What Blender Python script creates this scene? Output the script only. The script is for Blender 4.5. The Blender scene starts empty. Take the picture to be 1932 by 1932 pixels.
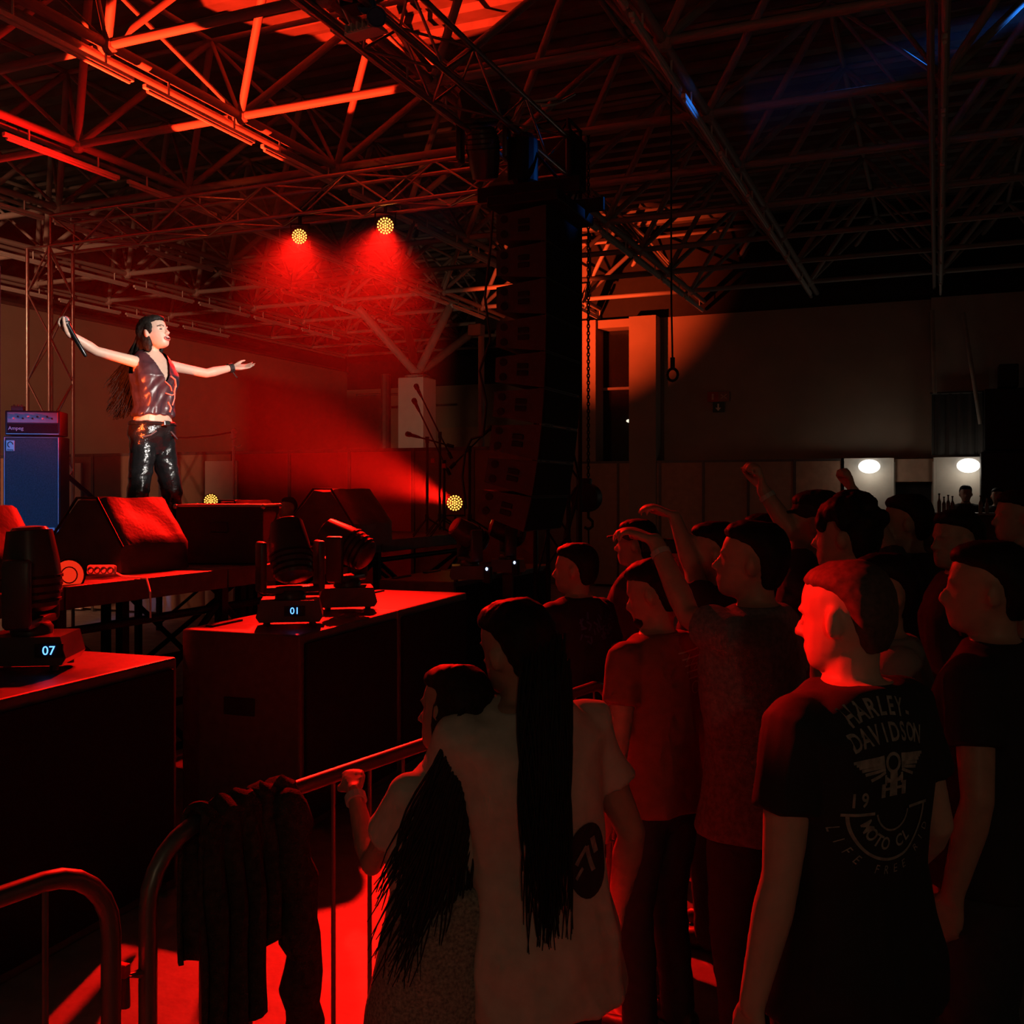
import bpy, bmesh, math, random
from mathutils import Vector, Matrix, Quaternion, noise
from mathutils.bvhtree import BVHTree

random.seed(7)
scene = bpy.context.scene
COL = scene.collection
work = bpy.data.scenes.new('workbench')          # empty side scene for evaluating modifiers and lettering, removed at the end
def evaluated(o):
    work.collection.objects.link(o); vl = work.view_layers[0]; vl.update(); dg = vl.depsgraph
    me = bpy.data.meshes.new_from_object(o.evaluated_get(dg), depsgraph=dg)
    work.collection.objects.unlink(o); return me
R = math.radians

# ------------------------------------------------------------------ camera
CAM_H = 1.9                       # the photographer holds the camera a little over the heads
HEAD = R(22.9)                    # camera looks 22.9 degrees left of the hall's long axis (+Y)
FPX, CXP, HORIZON = 1900.0, 966.0, 925.0
cam_data = bpy.data.cameras.new('camera')
cam_data.sensor_width = 36.0
cam_data.lens = 36.0 * FPX / 1932.0
cam_data.shift_y = -(966.0 - HORIZON) / 1932.0
cam_data.clip_start = 0.05
cam_data.clip_end = 200
cam = bpy.data.objects.new('camera', cam_data)
COL.objects.link(cam)
cam.location = (0, 0, CAM_H)
cam.rotation_euler = (R(90), 0, HEAD)
scene.camera = cam

# ------------------------------------------------------------------ view + world
scene.view_settings.view_transform = 'Standard'
scene.view_settings.look = 'None'
scene.view_settings.gamma = 1.0
scene.view_settings.exposure = 0.0
scene.view_settings.use_curve_mapping = False
world = bpy.data.worlds.new('hall_gloom')
scene.world = world
world.use_nodes = True
bg = world.node_tree.nodes['Background']
bg.inputs[0].default_value = (1.0, 0.60, 0.36, 1)      # faint warm light from the open end of the hall behind the camera
bg.inputs[1].default_value = 0.019
scene.cycles.adaptive_threshold = .04
scene.cycles.max_bounces = 3
scene.cycles.diffuse_bounces = 1
scene.cycles.glossy_bounces = 2
scene.cycles.transmission_bounces = 2
scene.cycles.volume_bounces = 0
scene.cycles.sample_clamp_indirect = 4.0
scene.cycles.caustics_reflective = False
scene.cycles.caustics_refractive = False

FWD = Vector((-math.sin(HEAD), math.cos(HEAD), 0))
RGT = Vector((math.cos(HEAD), math.sin(HEAD), 0))
def at(px, py, d):
    """place in the hall: photo column, row and distance along the view axis"""
    return FWD * d + RGT * ((px - CXP) / FPX * d) + Vector((0, 0, CAM_H - (py - HORIZON) / FPX * d))
def at_z(px, z, d):
    p = at(px, HORIZON, d); p.z = z; return p

# ------------------------------------------------------------------ materials
MATS = {}
def mat(name, col, rough=0.6, metal=0.0, var=0.12, scale=8.0, bump=0.0, spec=0.5, stretch=(1, 1, 1)):
    if name in MATS: return MATS[name]
    m = bpy.data.materials.new(name); m.use_nodes = True
    nt = m.node_tree; b = nt.nodes['Principled BSDF']
    b.inputs['Roughness'].default_value = rough
    b.inputs['Metallic'].default_value = metal
    b.inputs['Specular IOR Level'].default_value = spec
    tc = nt.nodes.new('ShaderNodeTexCoord'); mp = nt.nodes.new('ShaderNodeMapping')
    mp.inputs['Scale'].default_value = stretch
    nz = nt.nodes.new('ShaderNodeTexNoise'); nz.inputs['Scale'].default_value = scale; nz.inputs['Detail'].default_value = 4
    nt.links.new(tc.outputs['Object'], mp.inputs['Vector']); nt.links.new(mp.outputs[0], nz.inputs['Vector'])
    rp = nt.nodes.new('ShaderNodeValToRGB')
    lo = [max(0, c * (1 - var)) for c in col]; hi = [min(1, c * (1 + var)) for c in col]
    rp.color_ramp.elements[0].position = .3; rp.color_ramp.elements[0].color = (*lo, 1)
    rp.color_ramp.elements[1].position = .7; rp.color_ramp.elements[1].color = (*hi, 1)
    nt.links.new(nz.outputs[0], rp.inputs[0]); nt.links.new(rp.outputs[0], b.inputs['Base Color'])
    if bump:
        bp = nt.nodes.new('ShaderNodeBump'); bp.inputs['Strength'].default_value = bump; bp.inputs['Distance'].default_value = .01
        n2 = nt.nodes.new('ShaderNodeTexNoise'); n2.inputs['Scale'].default_value = scale * 5
        nt.links.new(mp.outputs[0], n2.inputs['Vector']); nt.links.new(n2.outputs[0], bp.inputs['Height'])
        nt.links.new(bp.outputs[0], b.inputs['Normal'])
    MATS[name] = m
    return m
def glow(name, col, strength):
    if name in MATS: return MATS[name]
    m = bpy.data.materials.new(name); m.use_nodes = True
    nt = m.node_tree; nt.nodes.clear()
    e = nt.nodes.new('ShaderNodeEmission'); o = nt.nodes.new('ShaderNodeOutputMaterial')
    e.inputs[0].default_value = (*col, 1); e.inputs[1].default_value = strength
    nt.links.new(e.outputs[0], o.inputs[0]); MATS[name] = m
    return m

M_BLACK = mat('black_paint', (.012, .012, .013), .55, spec=.3)
M_BLACKWOOD = mat('black_textured_cabinet', (.03, .028, .028), .6, bump=.3, scale=40, spec=.3)
M_DECK = mat('dark_stage_ply', (.10, .094, .09), .55, scale=12, var=.25)
M_SUBTOP = mat('grey_sub_top', (.085, .08, .076), .5, scale=20, var=.2)
M_ALU = mat('aluminium_tube', (.55, .55, .56), .35, metal=.85, var=.1)
M_STEEL = mat('painted_roof_steel', (.38, .33, .30), .55, scale=5)
M_TRUSSDK = mat('dull_aluminium', (.45, .42, .40), .28, metal=.8)
M_CONC = mat('plaster_wall', (.33, .26, .20), .85, scale=1.5, var=.1, bump=.15)
M_DARKWALL = mat('black_upper_wall', (.02, .018, .017), .9)
M_FLOOR = mat('hall_floor', (.30, .27, .26), .55, scale=6, var=.25, bump=.2)
M_ROOF = mat('corrugated_roof_sheet', (.20, .18, .17), .6, metal=.2, scale=3, var=.25)
M_TUBE = mat('white_batten', (.75, .70, .66), .5, var=.05)
M_PANEL = mat('beige_partition', (.42, .26, .18), .7, var=.08)
M_PANELW = mat('white_partition', (.75, .70, .62), .6, var=.05)
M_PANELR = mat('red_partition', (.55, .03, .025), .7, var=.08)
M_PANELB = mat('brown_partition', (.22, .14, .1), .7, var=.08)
M_POST = mat('partition_post', (.10, .09, .085), .5, metal=.3)
M_WHITE = mat('white_enamel', (.8, .77, .72), .5, var=.04)
M_RUBBER = mat('black_rubber_cable', (.015, .015, .015), .5)
M_GRILLE = mat('speaker_grille', (.012, .012, .013), .75, scale=120, var=.5, bump=.4, spec=.15)
M_ARRAY = mat('line_array_side', (.06, .045, .042), .6, scale=30, bump=.15)
M_CHROME = mat('chrome', (.8, .8, .8), .2, metal=1, var=.03)

# ------------------------------------------------------------------ mesh building
class MB:
    def __init__(s): s.v = []; s.f = []; s.mi = []
    def add(s, vs, fs, mi=0):
        o = len(s.v); s.v += [Vector(v) for v in vs]
        s.f += [tuple(i + o for i in f) for f in fs]; s.mi += [mi] * len(fs)
        return s
    def box(s, c, size, rot=None, mi=0, bev=0):
        hx, hy, hz = size[0] / 2, size[1] / 2, size[2] / 2
        M = rot if rot is not None else Matrix.Identity(3); c = Vector(c)
        if bev <= 0:
            vs = [c + M @ Vector((x * hx, y * hy, z * hz)) for x in (-1, 1) for y in (-1, 1) for z in (-1, 1)]
            return s.add(vs, [(0, 1, 3, 2), (4, 6, 7, 5), (0, 4, 5, 1), (2, 3, 7, 6), (0, 2, 6, 4), (1, 5, 7, 3)], mi)
        bm = bmesh.new(); bmesh.ops.create_cube(bm, size=1)
        for v in bm.verts: v.co = Vector((v.co.x * size[0], v.co.y * size[1], v.co.z * size[2]))
        bmesh.ops.bevel(bm, geom=bm.edges[:], offset=bev, segments=2, affect='EDGES', profile=.5)
        bm.verts.index_update()
        vs = [c + M @ v.co for v in bm.verts]; fs = [[v.index for v in f.verts] for f in bm.faces]; bm.free()
        return s.add(vs, fs, mi)
    def ell(s, c, r, rot=None, n=14, m=9, mi=0):
        M = rot if rot is not None else Matrix.Identity(3); c = Vector(c); vs = []; fs = []
        vs.append(c + M @ Vector((0, 0, r[2])))
        for i in range(1, m):
            a = math.pi * i / m
            for j in range(n):
                b = 2 * math.pi * j / n
                vs.append(c + M @ Vector((r[0] * math.sin(a) * math.cos(b), r[1] * math.sin(a) * math.sin(b), r[2] * math.cos(a))))
        vs.append(c + M @ Vector((0, 0, -r[2]))); L = len(vs) - 1
        for j in range(n): fs.append((0, 1 + j, 1 + (j + 1) % n))
        for i in range(m - 2):
            for j in range(n):
                a = 1 + i * n + j; b = 1 + i * n + (j + 1) % n
                fs.append((a, a + n, b + n, b))
        for j in range(n): fs.append((L, 1 + (m - 2) * n + (j + 1) % n, 1 + (m - 2) * n + j))
        return s.add(vs, fs, mi)
    def loft(s, rings, mi=0, cap=True, closed=False):
        n = len(rings[0]); vs = [p for r in rings for p in r]; fs = []
        K = len(rings)
        for i in range(K - 1 + (1 if closed else 0)):
            for j in range(n):
                a = i * n + j; b = i * n + (j + 1) % n; c = ((i + 1) % K) * n + j; d = ((i + 1) % K) * n + (j + 1) % n
                fs.append((a, b, d, c))
        if cap and not closed:
            fs.append(tuple(range(n - 1, -1, -1))); fs.append(tuple(range((K - 1) * n, K * n)))
        return s.add(vs, fs, mi)
    def tube(s, pts, rad, n=10, mi=0, cap=True, rnd=False, closed=False):
        pts = [Vector(p) for p in pts]; K = len(pts)
        if not hasattr(rad, '__len__'): rad = [rad] * K
        rad = list(rad)
        if rnd:
            d0 = (pts[0] - pts[1]).normalized(); d1 = (pts[-1] - pts[-2]).normalized()
            pts = [pts[0] + d0 * rad[0] * .92, pts[0] + d0 * rad[0] * .6] + pts + [pts[-1] + d1 * rad[-1] * .6, pts[-1] + d1 * rad[-1] * .92]
            rad = [rad[0] * .4, rad[0] * .8] + rad + [rad[-1] * .8, rad[-1] * .4]; K = len(pts)
        rings = []; u = None
        for i, p in enumerate(pts):
            if closed: t = (pts[(i + 1) % K] - pts[i - 1])
            else: t = pts[min(i + 1, K - 1)] - pts[max(i - 1, 0)]
            if t.length < 1e-9: t = Vector((0, 0, 1))
            t.normalize()
            if u is None:
                u = t.orthogonal().normalized()
            else:
                u = (u - t * u.dot(t))
                u = u.normalized() if u.length > 1e-6 else t.orthogonal().normalized()
            w = t.cross(u)
            rings.append([p + (u * math.cos(2 * math.pi * j / n) + w * math.sin(2 * math.pi * j / n)) * rad[i] for j in range(n)])
        return s.loft(rings, mi, cap, closed)
    def lathe(s, c, axis, prof, n=20, mi=0):
        """prof: list of (distance along axis, radius)"""
        c = Vector(c); t = Vector(axis).normalized(); u = t.orthogonal().normalized(); w = t.cross(u)
        return s.loft([[c + t * a + (u * math.cos(2 * math.pi * j / n) + w * math.sin(2 * math.pi * j / n)) * max(r, 1e-4) for j in range(n)] for a, r in prof], mi)
    def prism(s, prof, origin, U, V, W, depth, mi=0):
        """profile in (U,V), extruded along W by depth (centred)"""
        U, V, W, o = Vector(U), Vector(V), Vector(W), Vector(origin)
        return s.loft([[o + U * a + V * b + W * k for a, b in prof] for k in (-depth / 2, depth / 2)], mi)
    def mesh(s, name):
        me = bpy.data.meshes.new(name); me.from_pydata([tuple(v) for v in s.v], [], s.f)
        for p, m in zip(me.polygons, s.mi): p.material_index = m
        bm = bmesh.new(); bm.from_mesh(me); bmesh.ops.recalc_face_normals(bm, faces=bm.faces[:]); bm.to_mesh(me); bm.free()
        return me
    def build(s, name, m, parent=None, smooth=False, loc=None):
        me = s.mesh(name)
        for x in (m if isinstance(m, (list, tuple)) else [m]): me.materials.append(x)
        if smooth:
            me.polygons.foreach_set('use_smooth', [True] * len(me.polygons))
            try: me.set_sharp_from_angle(angle=R(40))
            except Exception: pass
        return link(name, me, parent, loc)
def link(name, data, parent=None, loc=None):
    o = bpy.data.objects.new(name, data); COL.objects.link(o)
    if parent is not None: o.parent = parent
    if loc is not None: o.location = loc
    return o
def tag(o, label=None, cat=None, group=None, kind=None):
    if label: o['label'] = label
    if cat: o['category'] = cat
    if group: o['group'] = group
    if kind: o['kind'] = kind
    return o
def thing(name, label, cat, loc=(0, 0, 0), rz=0, group=None, kind=None):
    o = bpy.data.objects.new(name, None); COL.objects.link(o); o.location = loc; o.rotation_euler = (0, 0, rz)
    o.empty_display_size = .1
    return tag(o, label, cat, group, kind)
def copy_tree(o, parent=None):
    c = o.copy(); COL.objects.link(c); c.parent = parent
    for ch in o.children: copy_tree(ch, c)
    return c
def aim(o, target_dir):
    o.rotation_euler = Vector(target_dir).to_track_quat('-Z', 'Y').to_euler()
def spot(name, loc, target, col, watts, angle, blend=.3, radius=.05, parent=None):
    d = bpy.data.lights.new(name, 'SPOT'); d.color = col; d.energy = watts; d.spot_size = R(angle); d.spot_blend = blend; d.shadow_soft_size = radius
    o = link(name, d, parent); o.location = loc
    aim(o, Vector(target) - Vector(loc)); return o

# one unit rod (radius 1, length 1 along z) shared by every bar of roof and truss
def unit_rod(name, m, n=8):
    mb = MB(); mb.lathe((0, 0, 0), (0, 0, 1), [(0, 1), (1, 1)], n)
    me = mb.mesh(name); me.materials.append(m)
    for p in me.polygons: p.use_smooth = len(p.vertices) == 4
    return me
ROD_STEEL = unit_rod('steel_bar', M_STEEL); ROD_ALU = unit_rod('truss_tube', M_TRUSSDK); ROD_DARK = unit_rod('black_tube', M_BLACK)
def rod(name, me, a, b, r, parent):
    a, b = Vector(a), Vector(b); d = b - a
    o = link(name, me, parent)
    o.matrix_local = Matrix.Translation(a) @ d.to_track_quat('Z', 'Y').to_matrix().to_4x4() @ Matrix.Diagonal((r, r, d.length, 1))
    return o

# ================================================================== lights the place has and added fills, beyond the lamps built below
RED = (1.0, .006, .003)
ORANGE = (1.0, .16, .05)
BLUE = (.06, .42, 1.0)
SINGER = at_z(290, 2.7, 7.0)
spot('follow_spot_light', (4.5, 3.0, 4.6), SINGER, (1.0, .92, .84), 5200, 9.5, .35, .04)          # front-of-house profile on the singer
spot('stage_wash_light', (-7.5, 1.2, 5.0), at(70, 950, 11.2), (.03, .30, 1.0), 1700, 15, .7, .08)               # blue wash on the bass rig
spot('side_wash_light', at_z(95, 2.1, 5.7), at_z(285, 2.6, 7.0), (1.0, .10, .02), 300, 32, .6, .05)        # low red-orange side light on the singer
spot('roof_beam_light', (-7.0, 5.4, 1.6), (-5.85, 7.5, 5.9), (1.0, .028, .006), 9000, 32, .06, .015)               # moving head aimed into the roof
spot('column_beam_light', (-7.6, 13.0, 2.6), at(1098, 570, 19.5), (1.0, .075, .014), 5200, 40, 1.0, .05)   # beam on the end-wall columns
spot('red_side_light', (-6.2, 2.6, 4.6), (-.33, 2.15, 1.66), (1.0, .006, .003), 4200, 4.6, .6, .05)       # side lamp over the stage front catching the crowd
spot('stage_edge_light', (-5.2, 1.6, 4.2), at(170, 1068, 5.65), (1.0, .012, .005), 1100, 8.5, .9, .04)     # floor lamp at the near end of the stage
spot('blue_beam_light', at(2080, -30, 9.3), at(1700, 110, 9.1), (.02, .22, 1.0), 1300, 13, .9, .05)

def lamp(name, loc, col, watts, radius=.15):
    d = bpy.data.lights.new(name, 'POINT'); d.color = col; d.energy = watts; d.shadow_soft_size = radius
    return link(name, d, None, loc)
spot('wall_wash_light', (-9.5, 2.0, 4.9), (-15.4, 12.5, 2.2), (1.0, .40, .21), 2300, 60, .9, .1)      # warm wash on the wall behind the stage
spot('end_wall_fill_light', (-6.0, 14.5, 2.6), (-4.2, 19.3, 2.4), (1.0, .46, .26), 10, 95, 1.0, .1)          # added warm fill for the end wall, tucked behind the speaker hang

spot('pillar_lamp_light', (-8.3, 13.0, 2.65), (-9.4, 18.0, 4.4), (1.0, .48, .28), 75, 70, .9, .1)       # lamp behind the partitions lighting the branching pillar
lamp('rear_fill_light', (2.2, -4.5, 3.6), (1.0, .70, .44), 34)           # added weak warm fill behind the camera, lifts the near crowd

# ================================================================== setting
Y_FAR, X_LEFT, Y_BACK, WALL_TOP = 19.3, -15.5, 24.6, 5.28
def structure(name, label=None, loc=(0, 0, 0)):
    o = thing(name, label, None, loc); o['kind'] = 'structure'; return o

mb = MB().box((-3, 12.0, -.05), (27, 30, .1)); fl = mb.build('floor', M_FLOOR); tag(fl, 'grey hall floor lit red in front of the stage', kind='structure')
# left wall of the hall: plastered up to 5.28 m, black above
wl = MB().box((X_LEFT - .1, 12, WALL_TOP / 2), (.2, 26, WALL_TOP)).build('wall_left', M_CONC); tag(wl, 'plain plastered wall behind the stage', kind='structure')
MB().box((X_LEFT - .12, 12, (WALL_TOP + 7.1) / 2 + .01), (.2, 26, 7.1 - WALL_TOP)).build('upper_wall', M_DARKWALL, wl)
MB().box((X_LEFT + .02, 12, WALL_TOP), (.06, 26, .05)).build('wall_trim', M_POST, wl)
# far-left end wall
wb = MB().box((-11.0, Y_BACK + .1, 4.75 / 2), (9.2, .2, 4.75)).build('wall_back', M_CONC); tag(wb, 'distant plastered end wall beyond the stage', kind='structure')
MB().box((-11.0, Y_BACK + .12, (4.75 + 7.1) / 2 + .01), (9.2, .2, 7.1 - 4.75)).build('upper_wall', M_DARKWALL, wb)
MB().tube([at_z(728, .5, 25.2), at_z(728, 4.8, 25.2)], .13, 10).build('pipe', M_POST, wb)
MB().tube([at_z(672, 4.3, 25.4), at_z(800, 4.3, 25.0)], .03, 6).build('conduit', M_POST, wb)
MB().box((-11.3, Y_BACK - .05, 1.8), (2.3, .1, 3.6)).build('panel', M_PANEL, wb)
wr = MB().box((-6.55, 21.9, 3.5), (.2, 5.4, 7.0)).build('wall_side', M_CONC); tag(wr, 'short return wall hidden behind the speaker hang', kind='structure')
# right end wall with column portal
xw0, xw1 = -6.6, 9.0
def on_far(px, z, y=Y_FAR):
    u = (px - CXP) / FPX; d = y / (math.cos(HEAD) + u * math.sin(HEAD)); p = FWD * d + RGT * (u * d); p.z = z; return p
xa, xb, xc, xd = [on_far(p, 0).x for p in (1082, 1131, 1196, 1246)]
wf = MB().box(((xd + xw1) / 2, Y_FAR + .1, WALL_TOP / 2), (xw1 - xd, .2, WALL_TOP)).build('wall_far', M_CONC); tag(wf, 'tall plastered end wall above the partitions', kind='structure')
MB().box((0, Y_FAR + .12, (WALL_TOP + 7.1) / 2 + .01), (18, .2, 7.1 - WALL_TOP)).build('upper_wall', M_DARKWALL, wf)
MB().box(((xa + xb) / 2 - .2, Y_FAR, WALL_TOP / 2), (xb - xa + .4, .5, WALL_TOP)).build('column', M_CONC, wf)
MB().box(((xc + xd) / 2, Y_FAR - .05, WALL_TOP / 2), (xd - xc, .6, WALL_TOP)).build('column', M_CONC, wf)
MB().box(((xb + xc) / 2, Y_FAR + .05, WALL_TOP - .08), (xc - xb + .02, .42, .16)).build('lintel', M_CONC, wf)
MB().box(((xb + xc) / 2, Y_FAR + .32, WALL_TOP / 2), (xc - xb + .2, .1, WALL_TOP)).build('dark_glazing', mat('dark_glass', (.012, .011, .01), .12, spec=.5), wf)
for z in (3.95, 2.3):
    MB().box(((xb + xc) / 2, Y_FAR + .24, z), (xc - xb + .02, .06, .05)).build('transom', M_STEEL, wf)
MB().ell(on_far(1187, CAM_H + (925 - 793) / FPX * 20, Y_FAR + .2), (.06, .05, .035)).build('glazing_glint', glow('glint_glow', (1, .9, .7), 1.0), wf)  # glowing blob stands in for a small light reflected in the glazing
# dark banner area of the end wall, right
xe = on_far(1757, 0).x
MB().box(((xe + xw1) / 2, Y_FAR - .08, WALL_TOP / 2 + .01), (xw1 - xe, .16, WALL_TOP - .02)).build('wall_bay', mat('plaster_bay', (.36, .31, .26), .85, scale=2, var=.12), wf)

# roof sheet (corrugated)
mb = MB(); ys = []; y = -1.0
while y < 26.0:
    ys += [(y, 0), (y + .16, 0), (y + .2, .07), (y + .36, .07)]; y += .40
n = len(ys); vs = [(-16.2, a, 7.05 + b) for a, b in ys] + [(9.5, a, 7.05 + b) for a, b in ys]
mb.add(vs, [(i, i + 1, n + i + 1, n + i) for i in range(n - 1)])
ce = mb.build('ceiling', M_ROOF); tag(ce, 'corrugated roof sheeting high above the roof frame', kind='structure')

# ---- space-frame roof
rf = thing('roof_frame', 'steel space-frame roof of chords and pyramid diagonals', None, (0, 0, 0)); rf['kind'] = 'structure'
XS = [.05 - 2.1 * i for i in range(-4, 8)]; YS = [6.3 + 1.7 * j for j in range(-4, 11)]
ZL, ZU = 5.54, 6.80
lower = {(i, j): Vector((x, y, ZL)) for i, x in enumerate(XS) for j, y in enumerate(YS)}
upper = {(i, j): Vector((x + 1.05, y + .85, ZU)) for i, x in enumerate(XS[:]) for j, y in enumerate(YS)}
def project(p):
    q = Vector(p) - Vector((0, 0, CAM_H)); d = q.dot(FWD)
    if d < .3: return None
    return (CXP + FPX * q.dot(RGT) / d, HORIZON - FPX * q.z / d, d)
def seen(a, b):
    for k in (0, .25, .5, .75, 1):
        s = project(Vector(a).lerp(Vector(b), k))
        if s and -60 < s[0] < 1990 and -60 < s[1] < 1990: return True
    return False
for i, x in enumerate(XS):                       # twin lower chords: two slim bars one over the other
    rod('chord', ROD_STEEL, (x, YS[0], ZL), (x, YS[-1], ZL), .045, rf)
    rod('chord', ROD_STEEL, (x - .10, YS[0], ZL - .06), (x - .10, YS[-1], ZL - .06), .03, rf)
cross, diag, up = [], [], []
for i in range(len(XS)):
    for j in range(len(YS)):
        if i + 1 < len(XS): cross.append((lower[i, j], lower[i + 1, j], .042))
        p = lower[i, j]
        for di, dj in ((0, 0), (1, 0), (0, -1), (1, -1)):
            q = upper.get((i + di, j + dj))
            if q is not None: diag.append((p, q, .040 if di == 0 else .022))
        if i + 1 < len(XS): up.append((upper[i, j], upper[i + 1, j], .030))
        if j + 1 < len(YS): up.append((upper[i, j], upper[i, j + 1], .030))
def bars(name, lst, limit):
    lst = [b for b in lst if b[1] is not None]
    vis = [b for b in lst if seen(b[0], b[1])]
    vis.sort(key=lambda b: (b[0] + b[1]).length)
    rest = [b for b in lst if not seen(b[0], b[1])] + vis[limit:]
    for a, b, r in vis[:limit]: rod(name, ROD_STEEL, a, b, r, rf)
    if rest:
        mb = MB()
        for a, b, r in rest: mb.tube([a, b], r, 6)
        o = mb.build('distant_' + name, M_STEEL, rf); o['kind'] = 'stuff'
bars('cross_bar', cross, 150); bars('diagonal_bar', diag, 300); bars('upper_bar', up, 200)
node = MB().ell((0, 0, 0), (.085, .085, .085), n=10, m=6).mesh('node'); node.materials.append(M_STEEL)
for k, p in lower.items():
    if seen(p, p) and p.length < 24:
        link('node', node, rf, p)

# ---- fluorescent battens hung under every second chord line
bt = thing('fluorescent_batten', 'unlit white fluorescent batten hung under the steel roof frame', 'light', group='fluorescent battens under the roof frame')
MB().box((0, 0, 0), (.045, 1.50, .045), bev=.01).build('housing', M_TUBE, bt)
MB().tube([(0, -.71, -.034), (0, .71, -.034)], .016, 8).build('tube', M_TUBE, bt)
for s_ in (-.45, .45): MB().tube([(0, s_, .02), (0, s_, .16)], .010, 6).build('hanger', M_TUBE, bt)
first = True; nb = 0
for i, x in enumerate(XS):
    y = 2.2 + .37 * (i % 3)
    while y < 19.0:
        a, b = Vector((x, y - .66, 5.28)), Vector((x, y + .66, 5.28))
        if seen(a, b) and nb < 120:
            o = bt if first else copy_tree(bt); first = False; o.location = (x, y, 5.36); nb += 1
        y += 1.63

# ---- branching column beyond the stage
pc = at_z(787, 0, 20.0); tc = structure('column', 'white square pillar branching into four roof struts', pc)
tc.rotation_euler = (0, 0, 0)
MB().box((0, 0, 2.06), (.56, .56, 4.12), bev=.02).build('shaft', M_WHITE, tc)
MB().lathe((0, 0, 4.12), (0, 0, 1), [(0, .25), (.05, .25), (.06, .12), (.18, .10)], 14).build('cap_plate', M_STEEL, tc)
for px, py, d in ((675, 580, 19.4), (852, 572, 20.2), (762, 592, 22.0), (912, 612, 22.0)):
    q = at(px, py, d); MB().tube([Vector((0, 0, 4.2)), q - pc], .085, 10).build('strut', M_STEEL, tc, smooth=True)

# ================================================================== partitions (exhibition wall system)
def partition(name, label, x0, x1, y, n, mats, top=2.47, kind='structure', group=None, posts=None):
    o = structure(name, label, (x0, y, 0)); w = (x1 - x0) / n
    for k in range(n):
        MB().box((w * (k + .5), 0, top / 2 + .02), (w - .05, .03, top - .06)).build('panel', mats[k % len(mats)], o)
    for k in range(n + 1):
        MB().box((w * k, 0, top / 2), (.045, .055, top)).build('post', posts or M_POST, o)
    MB().box((w * n / 2, 0, top - .02), (w * n, .045, .045)).build('top_rail', posts or M_POST, o)
    return o
px_x = lambda px, y=12.0: on_far(px, 0, y).x
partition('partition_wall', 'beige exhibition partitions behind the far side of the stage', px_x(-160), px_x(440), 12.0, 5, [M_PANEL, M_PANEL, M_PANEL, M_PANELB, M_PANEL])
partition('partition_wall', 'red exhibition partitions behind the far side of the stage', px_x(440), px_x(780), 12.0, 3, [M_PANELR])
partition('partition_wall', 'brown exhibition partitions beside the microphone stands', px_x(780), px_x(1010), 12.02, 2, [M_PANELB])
# two pale door leaves standing against the beige partitions
for px in (128, 418):
    p = on_far(px, 0, 11.93)
    o = thing('door_leaf', ('pale door leaf behind the bass amplifier' if px < 200 else 'pale door leaf beside the white lamp pole'), 'door', p)
    MB().box((0, 0, 1.18), (.58, .04, 2.30), bev=.008).build('panel', M_PANELW, o)
    MB().box((.2, -.03, 1.05), (.02, .03, .22)).build('pull_handle', M_POST, o)
# white pole with clip lamp
p = on_far(441, 0, 11.8); o = thing('lamp_pole', 'white pole with a small clip lamp by the red partition', 'pole', p)
MB().tube([(0, 0, 0), (0, 0, 2.62)], .022, 10).build('pole', M_WHITE, o)
MB().lathe((0, 0, 0), (0, 0, 1), [(0, .16), (.02, .16), (.03, .03)], 16).build('foot', M_WHITE, o)
MB().box((.01, -.02, 2.68), (.07, .07, .07), bev=.012).ell((.03, -.03, 2.74), (.045, .045, .05)).build('clip_lamp', M_WHITE, o)
MB().tube([(0, -.03, 2.55), (.12, -.06, 2.52), (.2, -.08, 2.54)], .008, 6).build('arm', M_WHITE, o)
# strung cable between the pole and the left
MB().tube([at(440, 815, 14.6), at(400, 822, 14.7), at(350, 826, 14.9), at(270, 824, 15.2)], .012, 6).build('strung_cable', M_RUBBER)
tag(bpy.data.objects['strung_cable'], 'thin slack cable strung across the wall behind the singer', 'cable')

# far-right partitions and bar
xs_far = lambda px: on_far(px, 0, 19.0).x
partition('partition_wall', 'long run of exhibition partitions across the end of the hall', xs_far(1090), xs_far(1590), 19.0, 6, [M_PANEL, M_PANEL, mat('tan_partition', (.5, .28, .19), .7)], posts=M_POST)
partition('partition_wall', 'white lamp-lit partition bay beside the raised fist', xs_far(1590), xs_far(1684), 19.0, 1, [M_PANELW], posts=M_PANELW)
partition('partition_wall', 'white lamp-lit partition bay behind the bar bottles', xs_far(1764), xs_far(1858), 19.0, 1, [M_PANELW], posts=M_PANELW)
partition('partition_wall', 'dim white partition bay at the edge of the bar', xs_far(1860), xs_far(2120), 19.02, 2, [M_PANELW], posts=M_POST)
# dark serving hatch between the bays
o = structure('doorway_1', 'dark serving hatch under a beige fascia between the lit bays', (0, 0, 0))
a, b = xs_far(1686), xs_far(1762)
MB().box(((a + b) / 2, 19.05, 2.25), (b - a, .05, .40)).build('fascia', M_PANEL, o)
MB().box(((a + b) / 2, 19.25, 1.0), (b - a, .05, 2.05)).build('dark_opening', M_DARKWALL, o)
for q in (a, b): MB().box((q, 19.03, 1.2), (.05, .06, 2.4)).build('post', M_PANELW, o)
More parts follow.
